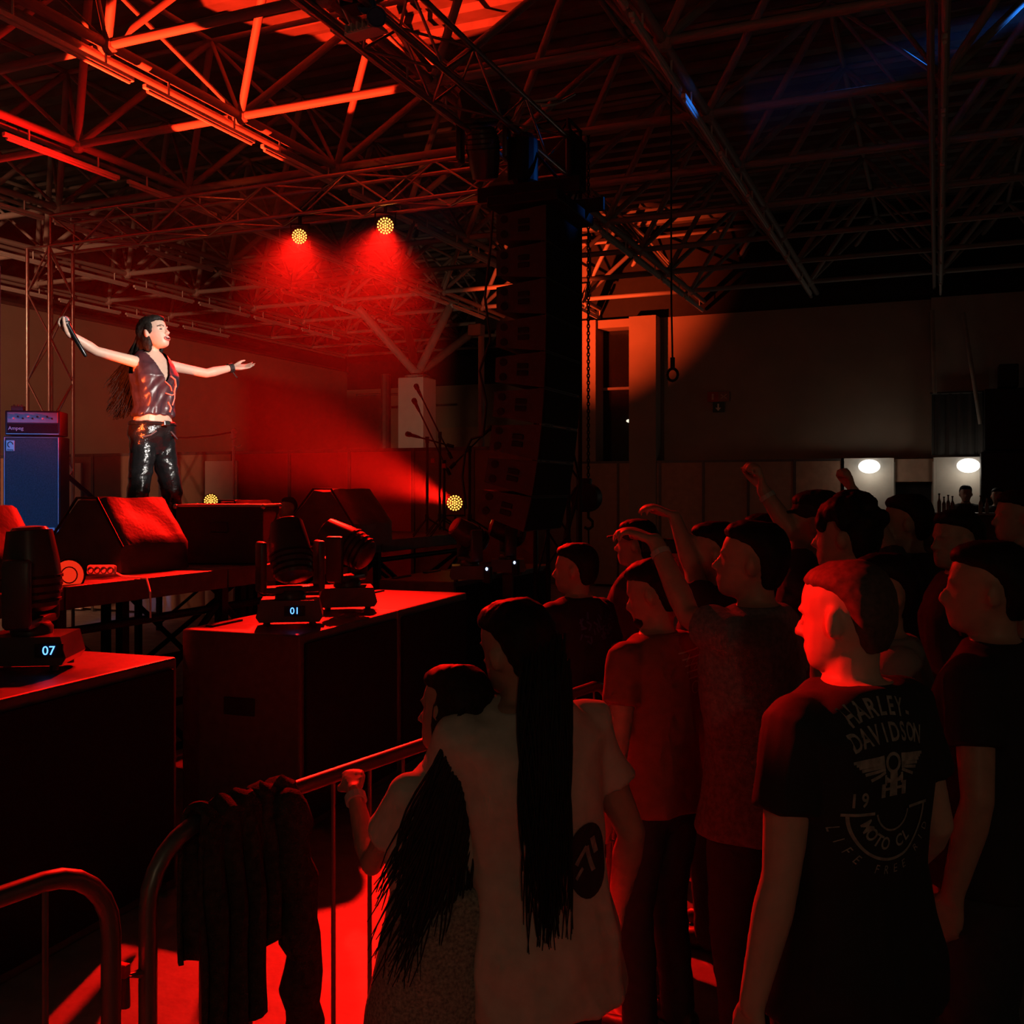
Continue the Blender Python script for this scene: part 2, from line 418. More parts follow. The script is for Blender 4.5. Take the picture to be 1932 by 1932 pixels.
# wall lamps
def wall_lamp(px, label):
    p = on_far(px, CAM_H + (925 - 880) / FPX * 17.8, 18.86)
    o = thing('wall_lamp', label, 'lamp', p, group='round white lamps over the bar')
    MB().ell((0, .0, 0), (.185, .07, .125), n=20, m=10).build('globe', glow('lamp_globe', (1.0, .93, .82), 1.6), o, smooth=True)
    MB().box((0, .08, .03), (.10, .06, .10)).build('bracket', M_WHITE, o)
    d = bpy.data.lights.new('lamp_light', 'POINT'); d.energy = 2.6; d.color = (1, .86, .68); d.shadow_soft_size = .12
    l = link('lamp_light', d, o); l.location = (0, -.22, -.1)
wall_lamp(1640, 'round white lamp glowing above the raised fist'); wall_lamp(1827, 'round white lamp glowing above the bartender by the bottles')
# bar counter + bottles
a, b = xs_far(1690), xs_far(2100)
o = thing('bar_counter', 'dark bar counter in front of the lamp-lit bays', 'bar', ((a + b) / 2, 17.3, 0))
MB().box((0, 0, .52), (b - a, .55, 1.04)).build('body', mat('bar_front', (.05, .035, .03), .6), o)
MB().box((0, 0, 1.28), (b - a, .40, .46)).build('display_riser', mat('bar_front', (.05, .035, .03), .6), o)
MB().box((0, -.02, 1.53), (b - a + .08, .5, .04), bev=.01).build('top', mat('bar_top', (.12, .08, .06), .35), o)
MG = mat('bottle_glass', (.20, .16, .12), .15)
btl = None
for k, (px, h) in enumerate(((1772, .30), (1781, .25), (1789, .28), (1797, .26), (1850, .27), (1862, .24))):
    p = on_far(px, 1.55, 17.2)
    o = thing('bottle', ['tall bottle at the start of the bar row', 'short bottle second in the bar row', 'bottle third in the bar row', 'bottle fourth in the bar row by the bartender', 'bottle between the two bartenders', 'small bottle close to the second bartender'][k], 'bottle', p, group='bottles on the bar')
    MB().lathe((0, 0, 0), (0, 0, 1), [(0, .028), (h * .55, .030), (h * .72, .012), (h * .94, .011)], 12).build('body', MG, o, smooth=True)
    MB().lathe((0, 0, h * .93), (0, 0, 1), [(0, .016), (h * .07, .016)], 10).build('cap', M_BLACK, o)
# exit signs on the end wall
def sign(name, label, px0, px1, py0, py1, parts):
    y = Y_FAR - .03; u = ((px0 + px1) / 2 - CXP) / FPX; d = y / (math.cos(HEAD) + u * math.sin(HEAD))
    x0, x1 = on_far(px0, 0, y).x, on_far(px1, 0, y).x; zc = CAM_H + (925 - (py0 + py1) / 2) / FPX * d; h = (py1 - py0) / FPX * d
    o = thing(name, label, 'sign', ((x0 + x1) / 2, y, zc)); parts(o, x1 - x0, h); return o
SR = mat('sign_red', (.35, .03, .02), .5); SW = mat('sign_white', (.62, .4, .3), .5); SG = mat('sign_green', (.01, .06, .045), .5)
def p_red(o, w, h):
    MB().box((-w / 4, 0, 0), (w / 2, .03, h)).build('red_plate', SR, o)
    MB().box((w / 4, 0, 0), (w / 2, .03, h)).build('white_plate', mat('sign_pink', (.30, .13, .09), .5), o)
    MB().box((-w / 4, -.018, 0), (w * .09, .01, h * .6)).build('pictogram', SW, o)
    mb = MB(); mb.box((w / 4, -.018, 0), (w * .33, .01, h * .08), Matrix.Rotation(R(35), 3, 'Y')); mb.box((w / 4, -.018, 0), (w * .33, .01, h * .08), Matrix.Rotation(R(-35), 3, 'Y'))
    mb.build('pictogram', SW, o)
def p_green(o, w, h):
    MB().box((0, 0, 0), (w, .03, h)).build('green_plate', SG, o)
    mb = MB(); mb.box((0, -.018, h * .1), (w * .14, .01, h * .5)); mb.add([(-w * .26, -.02, -h * .05), (w * .26, -.02, -h * .05), (0, -.02, -h * .36)], [(0, 1, 2)])
    mb.build('down_arrow', mat('sign_arrow', (.75, .7, .6), .5), o)
sign('wall_sign', 'small red and white sign on the end wall', 1335, 1376, 739, 758, p_red)
sign('wall_sign', 'small green sign with a white downward arrow', 1345, 1366, 759, 778, p_green)
# dark banner and hanging loudspeaker cluster right of the end wall
def banner(px0, px1, py0, py1, y, label, m, name='banner'):
    x0, x1 = on_far(px0, 0, y).x, on_far(px1, 0, y).x
    u = ((px0 + px1) / 2 - CXP) / FPX; d = y / (math.cos(HEAD) + u * math.sin(HEAD))
    z0, z1 = CAM_H + (925 - py1) / FPX * d, CAM_H + (925 - py0) / FPX * d
    o = thing(name, label, name.split('_')[-1], ((x0 + x1) / 2, y, z0)); return o, x1 - x0, z1 - z0
o, w, h = banner(1758, 1858, 741, 858, 19.05, 'dark banner hung low on the end wall bay', None)
NB = 24; mb = MB(); ring = [[Vector((-w / 2 + w * k / NB, .02 * math.sin(k * 1.3), z)) for k in range(NB + 1)] for z in (0, h)]
mb.add(ring[0] + ring[1], [(k, k + 1, NB + 2 + k, NB + 1 + k) for k in range(NB)])
mb.add([v + Vector((0, .012, 0)) for v in ring[0] + ring[1]], [(k, k + 1, NB + 2 + k, NB + 1 + k) for k in range(NB)])
mb.build('cloth', mat('dark_banner_cloth', (.045, .04, .036), .9), o); MB().tube([(-w / 2 - .03, 0, h), (w / 2 + .03, 0, h)], .02, 8).build('hanging_bar', M_POST, o)
o = thing('speaker_tower', 'black stepped speaker tower standing at the edge of the bar', 'speaker', on_far(1908, 0, 18.72))
for (cx, z0, z1, w) in ((0.0, 0, .9, .9), (-.02, .9, 2.55, .9), (.0, 2.55, 3.6, .82), (-.05, 3.6, 4.0, .30)):
    MB().box((cx, 0, (z0 + z1) / 2), (w, .4, z1 - z0 - .02), bev=.02).build('cabinet', M_BLACK, o)
MB().box((.33, -.1, 3.8), (.2, .3, .4), bev=.02).build('horn', M_BLACK, o)
# faint streaks of light over the bay, built as solid pale tubes
for a, b in (((1759, 585), (1764, 742)), ((1817, 590), (1850, 800))):
    u = (a[0] - CXP) / FPX; d = 18.9 / (math.cos(HEAD) + u * math.sin(HEAD))
    MB().tube([at(a[0], a[1], d), at((a[0] + b[0]) / 2, (a[1] + b[1]) / 2, d - .1), at(b[0], b[1], d - .1)], .035, 8).build('light_streak', mat('pale_streak', (.42, .36, .3), .8), wf)
# purple side drape at the stage's left edge
o = thing('stage_drape', 'dull purple drape hanging at the back of the stage', 'drape', on_far(-50, 1.4, 9.3)); mb = MB()
pr = [(-.45 + .9 * k / 30, .035 * math.sin(k * 1.9)) for k in range(31)]
mb.add([(a, b, 0) for a, b in pr] + [(a, b, 3.4) for a, b in pr], [(k, k + 1, 32 + k, 31 + k) for k in range(30)])
mb.add([(a, b + .015, 0) for a, b in pr] + [(a, b + .015, 3.4) for a, b in pr], [(k, k + 1, 32 + k, 31 + k) for k in range(30)])
mb.build('cloth', mat('purple_drape', (.13, .05, .14), .85), o, smooth=True); MB().tube([(-.5, 0, 3.4), (.5, 0, 3.4)], .025, 8).build('rail', M_BLACK, o)

# ================================================================== helpers for lettering
def text_mesh(s, size, ext=.0, align='CENTER', space=1.0, bold=0.0):
    cu = bpy.data.curves.new('lettering', 'FONT'); cu.body = s; cu.size = size; cu.extrude = ext; cu.align_x = align; cu.align_y = 'CENTER'
    cu.space_character = space; cu.offset = bold; cu.resolution_u = 3
    o = bpy.data.objects.new('lettering', cu); me = evaluated(o)
    bpy.data.objects.remove(o); bpy.data.curves.remove(cu); return me
def text(name, s, size, m, parent, loc, rot, ext=.001, **k):
    me = text_mesh(s, size, ext, **k); me.materials.clear(); me.materials.append(m)
    o = link(name, me, parent, loc); o.rotation_euler = rot; return o

# ================================================================== stage
DZ = 1.40
stage = thing('stage_deck', 'black modular stage deck on steel legs', 'stage')
def deck_area(x0, x1, y0, y1, nx, ny):
    wx, wy = (x1 - x0) / nx, (y1 - y0) / ny
    for i in range(nx):
        for j in range(ny):
            c = (x0 + wx * (i + .5), y0 + wy * (j + .5), DZ - .06)
            MB().box(c, (wx - .012, wy - .012, .12), bev=.006).build('deck_panel', M_DECK, stage)
    for i in range(nx + 1):
        for j in range(ny + 1):
            x, y = x0 + wx * i, y0 + wy * j
            x = min(max(x, x0 + .06), x1 - .06); y = min(max(y, y0 + .06), y1 - .06)
            MB().box((x, y, (DZ - .12) / 2), (.06, .06, DZ - .12)).build('leg', M_BLACK, stage)
deck_area(-9.8, -5.1, 2.6, 10.8, 3, 4); deck_area(-5.09, -4.15, 2.6, 6.5, 1, 3)
for y0, y1 in ((2.66, 3.9), (3.9, 5.2), (5.2, 6.44)):
    rod('brace', ROD_DARK, (-4.22, y0, .12), (-4.22, y1, 1.2), .022, stage); rod('brace', ROD_DARK, (-4.22, y1, .12), (-4.22, y0, 1.2), .022, stage)
    for z in (.35, .62, .9, 1.15): rod('rail', ROD_DARK, (-4.24, y0, z), (-4.24, y1, z), .025, stage)
for y0, y1 in ((6.6, 8.7), (8.75, 10.75)):
    rod('brace', ROD_DARK, (-5.16, y0, .12), (-5.16, y1, 1.2), .022, stage); rod('brace', ROD_DARK, (-5.16, y1, .12), (-5.16, y0, 1.2), .022, stage)
    for z in (.3, 1.2): rod('rail', ROD_DARK, (-5.16, y0, z), (-5.16, y1, z), .025, stage)
for x0, x1 in ((-9.7, -8.2), (-8.2, -6.7), (-6.7, -5.2)):
    for y in (6.7, 10.74): rod('brace', ROD_DARK, (x0, y, .12), (x1, y, 1.2), .022, stage); rod('brace', ROD_DARK, (x1, y, .12), (x0, y, 1.2), .022, stage)

# ================================================================== subwoofers along the stage front
def subwoofer(label, x, y, rz, w=1.22, dp=.78, h=1.1):
    o = thing('subwoofer', label, 'speaker', (x, y, 0), rz, group='subwoofers along the stage front')
    MB().box((0, 0, h / 2), (dp, w, h), bev=.012).build('cabinet', [M_SUBTOP], o)
    MB().box((dp / 2 + .008, 0, h / 2), (.02, w - .08, h - .1), bev=.006).build('grille', M_GRILLE, o)
    for s_ in (-1, 1):
        MB().box((0, s_ * (w / 2 + .004), h * .62), (.2, .012, .1), bev=.004).build('handle', M_BLACK, o)
    for a in (-1, 1):
        for b in (-1, 1): MB().lathe((a * (dp / 2 - .09), b * (w / 2 - .09), 0), (0, 0, 1), [(-.0, .03), (.012, .03)], 10).build('foot', M_RUBBER, o)
    for s_ in (-1, 1): MB().box((-dp / 2 + .1, s_ * w * .28, h + .006), (.05, .3, .012)).build('skid', M_BLACK, o)
    return o
RZS = R(3.5)
subwoofer('black subwoofer with a blue digital readout glowing on top', -3.72, 3.2, RZS)
subwoofer('black subwoofer at the front end of the middle pair', -3.66, 5.24, RZS)
subwoofer('black subwoofer at the rear end of the middle pair', -3.74, 6.48, RZS)
subwoofer('black subwoofer under two lamps nearest the speaker hang', -4.27, 8.45, R(2), w=1.15, dp=.74)
subwoofer('dark subwoofer at the far end beyond the speaker hang', -4.22, 9.65, R(2), w=1.15, dp=.74)

# ================================================================== moving heads
M_MH = mat('moving_head_shell', (.055, .05, .05), .35, var=.08)
LENSR = mat('red_lens', (.5, .05, .03), .15)
def moving_head(label, loc, rz, pan, tilt, scale=1.0, readout=None, hang=False, lens=None, rx=.03):
    o = thing('moving_head_light', label, 'stage light', loc, rz, group='moving heads'); o.scale = (scale,) * 3
    if hang: o.rotation_euler = (R(180), 0, rz)
    base = MB(); pr = [(-.19, .03), (-.17, .0), (.17, 0), (.19, .03), (.165, .125), (-.165, .125)]
    base.prism([(a, b + .025) for a, b in pr], (0, 0, 0), (1, 0, 0), (0, 0, 1), (0, 1, 0), .27)
    b_ = base.build('base', M_MH, o)
    for a in (-.13, .13):
        for c in (-.1, .1): MB().lathe((a, c, 0), (0, 0, 1), [(0, .02), (.03, .02)], 8).build('foot', M_RUBBER, b_)
    if readout:
        MB().box((rx, -.137, .09), (.12, .006, .06)).build('display', M_BLACK, b_)
        text('readout', readout, .055, glow('blue_readout', (.10, .32, 1.0), 3.0), b_, (rx, -.142, .09), (R(90), 0, 0))
    pv = bpy.data.objects.new('yoke', None); c, s_ = math.cos(pan), math.sin(pan)
    P = Matrix.Rotation(pan, 3, 'Z')
    y = MB(); y.lathe((0, 0, .15), (0, 0, 1), [(0, .09), (.03, .09), (.05, .075)], 16)
    y.box((0, 0, .205), (.36, .11, .04), P, bev=.01)
    for s_ in (-1, 1):
        y.box(P @ Vector((s_ * .175, 0, .34)), (.045, .12, .30), P, bev=.018)
    y.build('yoke', M_MH, o, smooth=True)
    T = P @ Matrix.Rotation(tilt, 3, 'X'); hc = Vector((0, 0, .43))
    ax = T @ Vector((0, 0, 1))
    hd = MB(); hd.lathe(hc - ax * .18, ax, [(0, .075), (.02, .105), (.12, .125), (.22, .118), (.33, .10), (.36, .095)], 20)
    h_ = hd.build('head', M_MH, o, smooth=True)
    MB().lathe(hc + ax * .182, ax, [(0, .08), (.012, .07), (.018, .03)], 18).build('lens', lens or LENSR, h_, smooth=True)
    for k in range(4):
        MB().lathe(hc - ax * (.14 - .035 * k), ax, [(0, .118 + .004 * k), (.012, .118 + .004 * k)], 20).build('cooling_fin', M_BLACK, h_)
    return o
moving_head('moving head light with a blue readout on the nearest subwoofer', at_z(60, 1.112, 4.5), HEAD + R(6), R(90), R(-3), readout='07', rx=.12)
moving_head('moving head light at the front of the middle subwoofers, head upright', at_z(548, 1.112, 5.95), HEAD + R(10), R(20), R(-25), readout='01')
moving_head('moving head light with its head tipped over on the middle subwoofers', at_z(655, 1.112, 6.7), HEAD + R(12), R(60), R(-62))
moving_head('moving head light with red lens on the subwoofer by the floor lamp', at_z(886, 1.112, 8.75), HEAD + R(4), R(-70), R(58), .92)
moving_head('moving head light with red lens farthest along the subwoofers', at_z(958, 1.112, 9.55), HEAD, R(-80), R(72), .92)
dl = glow('white_indicator', (.5, .65, 1.0), 2.5)
for px, py, d, lb in ((921, 1073, 8.55, 'tiny white indicator lamp on the subwoofer by the floor lamp'), (973, 1061, 9.35, 'tiny white indicator lamp on the far subwoofer')):
    o = thing('indicator_lamp', lb, 'indicator', at_z(px, 1.112, d)); hh = at(px, py, d).z - 1.112
    MB().box((0, 0, hh / 2 + .01), (.06, .05, hh + .02), bev=.006).build('body', M_BLACK, o)
    MB().ell((0, -.03, hh), (.012, .008, .015), n=10, m=6).build('lamp', dl, o)

# ================================================================== LED par cans
def par_can(label, loc, direction, dia, lit, col_dots=(1.0, .36, .05), watts=0, angle=40, stand=True, target=None, hang=None, post=None):
    o = thing('par_can', label, 'stage light', loc, 0, group='LED par cans'); d = Vector(direction).normalized(); r = dia / 2
    MB().lathe(-d * dia * .9, d, [(0, r * .55), (.02, r * .8), (dia * .35, r * .92), (dia * .8, r * 1.06), (dia * .92, r * 1.08), (dia * .92, r * .98), (dia * .86, r * .97)], 24).build('can', M_BLACK, o, smooth=True)
    u = d.cross(Vector((0, 0, 1))).normalized(); w = u.cross(d)
    MB().lathe(-d * dia * (.08 if lit else .02), d, [(0, r * .95), (.004, r * .95)], 24).build('lens_plate', mat('lens_plate', (.25, .06, .04), .3) if lit else glow('dim_red_lens', (1.0, .03, .008), .8), o)  # a lens without LEDs is given a dim red emission
    if lit:
        dots = MB(); spots = [(0, 0)]
        for k, n in ((1, 6), (2, 12), (3, 16)):
            for q in range(n):
                a = 2 * math.pi * (q + .5 * (k % 2)) / n; spots.append((math.cos(a) * k * r * .285, math.sin(a) * k * r * .285))
        for a, b in spots: dots.ell(u * a + w * b + d * .004, (r * .105,) * 3, n=8, m=6)
        q = dots.build('led_cluster', glow('led_' + label[:18], col_dots, lit), o); q['kind'] = 'stuff'
    else:
        for k in (1,): MB().tube([u * math.cos(t * .39) * r * (.3 + .22 * k) + w * math.sin(t * .39) * r * (.3 + .22 * k) + d * .003 for t in range(16)], .0035, 6, closed=True).build('lens_ring', mat('lens_ring', (.12, .02, .015), .3), o)
    s_ = hang if hang else -1
    br = [u * r * 1.15 + Vector((0, 0, 0)), u * r * 1.18 + Vector((0, 0, s_ * r * 1.5)), -u * r * 1.18 + Vector((0, 0, s_ * r * 1.5)), -u * r * 1.15]
    back = -d * dia * .35
    MB().tube([p + back for p in br], .012, 8).build('bracket', M_BLACK, o)
    if hang: MB().tube([back + Vector((0, 0, r * 1.5)), back + Vector((0, 0, r * 1.5 + .16))], .02, 8).build('clamp', M_BLACK, o)
    if post is not None: MB().tube([back + Vector((0, 0, s_ * r * 1.5)), back + Vector((0, 0, post - loc.z))], .014, 8).build('stand_post', M_BLACK, o)
    if watts:
        l = spot('lamp_light', d * .05, d * .02 + d, RED, watts, angle, 1.0, .05, o)
        if target is not None: aim(l, Vector(target) - Vector(loc))
    return o
cam_pos = Vector((0, 0, CAM_H))
def face_cam(p, side=0, up=0): return (cam_pos - p).normalized() + RGT * side + Vector((0, 0, up))
p = at(565, 446, 10.75); par_can('lit red par can on the truss, the dimmer of the two', p, face_cam(p, -.1, -.12), .165, 5.0, (1.0, .30, .05), 3600, 56, hang=1, target=(-3.8, 5.0, 1.0))
p = at(727, 426, 10.55); par_can('lit red par can on the truss, the brighter of the two', p, face_cam(p, .0, -.05), .18, 14.0, (1.0, .60, .26), 5200, 44, hang=1, target=(-3.0, 4.2, .4))
p = at(398, 945, 12.6); par_can('lit amber par can on the floor behind the flight case', p, face_cam(p, -.15, .1), .175, 4.0, (1.0, .34, .05), 8, 44, target=at(250, 780, 12.0), post=DZ)
p = at(858, 949, 11.4); par_can('lit amber par can on the stage corner by the mic stands', p, face_cam(p, -.1, .05), .185, 4.5, (1.0, .40, .07), 13000, 44, target=at(540, 815, 10.8), post=DZ)
p = at(668, 945, 10.9); par_can('lit par can hidden behind the draped side monitor', p, (-.8, .1, .55), .175, 3.5, (1.0, .34, .05), 800, 40, target=at(540, 830, 10.7), post=DZ)
p = at(130, 1085, 5.35); par_can('unlit par can with a big red lens at the stage edge', p, face_cam(p, .55, .05), .165, 0)

# ================================================================== wedge monitors
M_COVER = mat('black_speaker_cover', (.09, .082, .08), .5, scale=9, var=.25, bump=.15)
def wedge(label, loc, rz, s=1.0, length=.48):
    o = thing('wedge_monitor', label, 'speaker', loc, rz, group='stage monitors'); o.scale = (s,) * 3
    pr = [(-.40, .0), (-.40, .07), (-.06, .42), (.10, .42), (.30, .16), (.30, 0)]
    NR = 14; rings = []
    for k in range(NR + 1):
        t = -length / 2 + length * k / NR; e = .02 * (1 if k in (0, NR) else 0)
        ring = []
        for q in range(len(pr)):
            a, b = Vector(pr[q]), Vector(pr[(q + 1) % len(pr)])
            for f in range(5):
                v = a.lerp(b, f / 5); wob = .012 * noise.noise(Vector((v.x * 9 + 3 * s, t * 9, v.y * 9))) if 0 < v.y else 0
                cx = Vector((-.05, .18)); v2 = v + (v - cx).normalized() * wob - (v - cx).normalized() * e
                ring.append((v2.x, t, max(v2.y, 0)))
        rings.append(ring)
    MB().loft(rings).build('cover', M_COVER, o, smooth=True)
    MB().box((-.255, 0, .235), (.015, length * .78, .34), Matrix.Rotation(R(45.8), 3, 'Y')).build('grille', M_GRILLE, o)
    MB().tube([(-.4, -length / 2 - .006, .05), (-.06, -length / 2 - .006, .42), (.1, -length / 2 - .006, .42), (.3, -length / 2 - .006, .15)], .008, 6).build('seam', M_BLACK, o)
    for y in (-length / 2 + .05, length / 2 - .05): MB().box((-.05, y, .006), (.6, .03, .012)).build('skid', M_BLACK, o)
    return o
wedge('covered wedge monitor at the singer\'s feet beside the power strip', at_z(228, DZ, 6.35), R(-4), 1.08, .50)
wedge('covered wedge monitor behind the flight case', at_z(462, DZ, 8.9), R(-3), .98, .5)
wedge('big covered side monitor next to the red partitions', at_z(645, DZ, 9.5), R(-2), 1.22, .56)
wedge('dark wedge monitor cut off by the picture edge', at_z(-72, DZ, 5.1), R(0), 1.0, .5)
# flight case
o = thing('flight_case', 'black flight case between two wedge monitors', 'case', at_z(432, DZ, 7.0), HEAD - R(3))
MB().box((0, 0, .2), (.60, .40, .40), bev=.01).build('body', M_BLACKWOOD, o)
MB().box((0, 0, .395), (.605, .405, .02), bev=.006).build('lid_rim', M_TRUSSDK, o)
for a in (-1, 1):
    for b in (-1, 1): MB().ell((a * .3, b * .2, .39), (.018, .018, .018), n=8, m=6).build('corner', M_TRUSSDK, o)
MB().box((.0, -.205, .25), (.12, .012, .07), bev=.004).build('latch', M_BLACK, o)
# power strip and its lead
o = thing('power_strip', 'white four-socket power strip leaning by the wedge monitor', 'power strip', at_z(192, DZ, 5.75), HEAD - R(2))
MB().box((0, 0, .045), (.165, .035, .058), Matrix.Rotation(R(-14), 3, 'X'), bev=.012).build('body', M_WHITE, o)
for k in range(4): MB().tube([(-.057 + .038 * k + .016 * math.cos(t * .524), -.02, .045 + .018 * math.sin(t * .524)) for t in range(12)], .0035, 6, closed=True).build('socket', mat('socket_shadow', (.2, .17, .16), .6), o)
MB().tube([(.08, 0, .03), (.13, -.02, .012), (.22, -.05, .01), (.30, -.10, .005), (.36, -.20, -.06), (.37, -.22, -.2)], .006, 8).build('lead', M_WHITE, o)

# ================================================================== bass rig
p = at_z(70, DZ, 11.2); o = thing('bass_cabinet', 'tall black bass cabinet glowing blue at the back of the stage', 'speaker', p, HEAD + R(10))
MB().box((0, 0, .555), (.585, .40, 1.07), bev=.012).build('body', M_BLACKWOOD, o)
MB().box((0, -.203, .56), (.53, .012, 1.0), bev=.004).build('grille_cloth', mat('grille_cloth', (.05, .05, .055), .8, scale=90, var=.4, bump=.3), o)
PIPE = mat('silver_piping', (.6, .6, .6), .4)
MB().tube([(-.275, -.208, .045), (.275, -.208, .045), (.275, -.208, 1.075), (-.275, -.208, 1.075)], .006, 6, closed=True).build('piping', PIPE, o)
bd = MB().box((-.215, -.212, .985), (.085, .008, .115), bev=.003).build('badge', PIPE, o)
MB().tube([(-.215 + .026 * math.cos(t * .5), -.218, .997 + .03 * math.sin(t * .5)) for t in range(10)], .005, 6).build('emblem', M_BLACK, bd)
text('lettering', 'Ampeg', .022, M_BLACK, bd, (-.215, -.218, .942), (R(90), 0, 0))
MB().box((.2, -.212, .075), (.075, .008, .03)).build('name_plate', PIPE, o)
for a in (-.22, .22): MB().lathe((a, -.1, 0), (0, 0, 1), [(0, .03), (.025, .03)], 10).build('foot', M_RUBBER, o)
q = thing('bass_amplifier', 'bass amplifier head on top of the tall cabinet', 'amplifier', p + Vector((0, 0, 1.092)), HEAD + R(10))
MB().box((0, 0, .145), (.57, .33, .27), bev=.012).build('body', M_BLACKWOOD, q)
MB().box((0, -.168, .205), (.52, .01, .115), bev=.004).build('control_panel', mat('blue_grey_panel', (.28, .3, .32), .4), q)
for k in range(9): MB().lathe((-.2 + .05 * k, -.172, .195 + .02 * (k % 2)), (0, -1, 0), [(0, .011), (.014, .009)], 10).build('knob', PIPE if k % 3 == 0 else M_BLACK, q)
MB().box((0, -.168, .085), (.52, .01, .10), bev=.004).build('grille', M_GRILLE, q)
text('logo', 'Ampeg', .055, PIPE, q, (-.17, -.176, .085), (R(90), 0, 0), ext=.002)
MB().tube([(-.27, -.17, .025), (.27, -.17, .025)], .006, 6).build('piping', PIPE, q)
r_ = thing('effects_box', 'small effects box with switches on the bass amplifier', 'box', p + Vector((0, 0, 1.378)) - RGT * .21, HEAD + R(10))
MB().box((0, 0, .03), (.13, .09, .055), bev=.008).build('body', mat('blue_grey_panel', (.28, .3, .32), .4), r_)
for k in range(3): MB().lathe((-.04 + .04 * k, -.01, .056), (0, 0, 1), [(0, .012), (.018, .009)], 8).build('knob', PIPE, r_)
# diagonal brace pole right of the cabinet
MB().tube([at(118, 890, 11.9), at(190, 952, 11.7), at(206, 966, 11.6), at_z(226, DZ, 11.55)], .028, 8).build('brace_pole', M_BLACK)
tag(bpy.data.objects['brace_pole'], 'black slanting brace pole beside the bass cabinet', 'pole')

# ================================================================== microphone and cymbal-like stands
def boom_stand(label, base, h, boom_dir, boom_len, mic=True, back=.25, mx=0):
    o = thing('microphone_stand', label, 'stand', base, 0, group='microphone stands')
    MB().tube([(0, 0, .06), (0, 0, h)], .016, 8).build('shaft', M_BLACK, o)
    for k in range(3):
        a = k * 2.094 + .5; MB().tube([(0, 0, .20), (.30 * math.cos(a), .30 * math.sin(a), .01)], .009, 8).build('leg', M_BLACK, o)
    MB().lathe((0, 0, .18), (0, 0, 1), [(0, .025), (.06, .025)], 10).build('leg_hub', M_BLACK, o)
    MB().lathe((0, 0, h - .04), (0, 0, 1), [(0, .022), (.07, .022)], 10).build('clutch', M_BLACK, o)
    d = Vector(boom_dir).normalized(); top = Vector((0, 0, h))
    b = MB().tube([top - d * back, top + d * boom_len], .009, 8).build('boom', M_BLACK, o)
    MB().lathe(top - d * back, d, [(-.05, .02), (.03, .02)], 8).build('counterweight', M_BLACK, b)
    if mic:
        e = top + d * boom_len
        MB().lathe(e, d, [(0, .012), (.05, .018), (.1, .02), (.11, .028), (.15, .03), (.165, .015)], 12).build('microphone', M_BLACK, o, smooth=True)
    return o
L = lambda a, b, c: RGT * a + FWD * b + Vector((0, 0, c))
boom_stand('boom microphone stand with its boom reaching highest', at_z(830, DZ, 11.2), 1.12, L(-.235, 0, .48), .46)
boom_stand('boom microphone stand with the lower parallel boom', at_z(838, DZ, 11.0), .80, L(-.30, .02, .62), .62, back=.1)
boom_stand('short microphone stand left of the tall booms', at_z(806, DZ, 10.9), 1.05, L(-.9, 0, .25), .08)
boom_stand('microphone stand wound with cable close to the speaker hang', at_z(886, DZ, 10.9), .95, L(.5, 0, .5), .18)
MB().tube([at(880, 960, 10.8), at(872, 900, 10.8), at(878, 850, 10.8), at(890, 828, 10.8), at(912, 822, 10.7), at(918, 760, 10.6), at(905, 700, 10.5), at(925, 640, 10.4), at(915, 560, 10.2), at(925, 470, 10.0), at(930, 395, 9.8)], .014, 8).build('looping_cable', M_RUBBER, smooth=True)
tag(bpy.data.objects['looping_cable'], 'black cable looping up beside the speaker hang', 'cable')
for k, (px, py) in enumerate(((817, 869), (838, 879))):
    q_ = MB().box((0, 0, 0), (.045, .03, .05), bev=.006).build('red_tag', mat('red_tape', (.7, .03, .02), .6), None, loc=at(px, py, 10.95))
    tag(q_, ['red tape tag on the tall mic stand, upper', 'red tape tag on the tall mic stand, lower'][k], 'tag')
# white tripod post behind the line array
p = at_z(908, 0, 15.5); o = thing('lamp_stand', 'pale steel lamp stand rising behind the speaker hang', 'stand', p)
MB().tube([(0, 0, .05), (0, 0, 4.3)], .05, 10).build('mast', M_STEEL, o); MB().lathe((0, 0, 0), (0, 0, 1), [(0, .35), (.04, .35), (.06, .06)], 16).build('foot', M_STEEL, o)
MB().box((-.06, -.05, 4.36), (.22, .18, .18), bev=.02).build('head', M_STEEL, o)

# ================================================================== box truss
def box_truss(name, label, a, b, size=.34, bay=.5, mesh=None, r=.022, vertical=False):
    mesh = mesh or ROD_ALU
    a, b = Vector(a), Vector(b); o = thing(name, label, 'truss', a); L_ = (b - a); n = max(2, round(L_.length / bay)); t = L_.normalized()
    u = Vector((1, 0, 0)) if vertical else t.cross(Vector((0, 0, 1))).normalized(); w = t.cross(u).normalized()
    cs = [u * sx * size / 2 + w * sy * size / 2 for sx, sy in ((-1, -1), (1, -1), (1, 1), (-1, 1))]
    for c in cs: rod('chord', mesh, c, c + L_, r, o)
    for k in range(n):
        for q in range(4):
            c0, c1 = cs[q], cs[(q + 1) % 4]
            if (k + q) % 2: c0, c1 = c1, c0
            rod('lacing', mesh, c0 + L_ * (k / n), c1 + L_ * ((k + 1) / n), r * .5, o)
    for k in (0, n):
        for q in range(4): rod('end_bar', mesh, cs[q] + L_ * (k / n), cs[(q + 1) % 4] + L_ * (k / n), r * .6, o)
    return o
TZ = 5.08
box_truss('stage_truss', 'aluminium box truss running overhead along the stage front', (-3.42, 9.0, TZ), (-3.42, 1.8, TZ), .36, .52)
box_truss('stage_truss', 'aluminium box truss crossing the back of the stage with par cans', (-3.62, 9.2, TZ - .05), (-9.85, 9.2, TZ - .05), .36, .52)
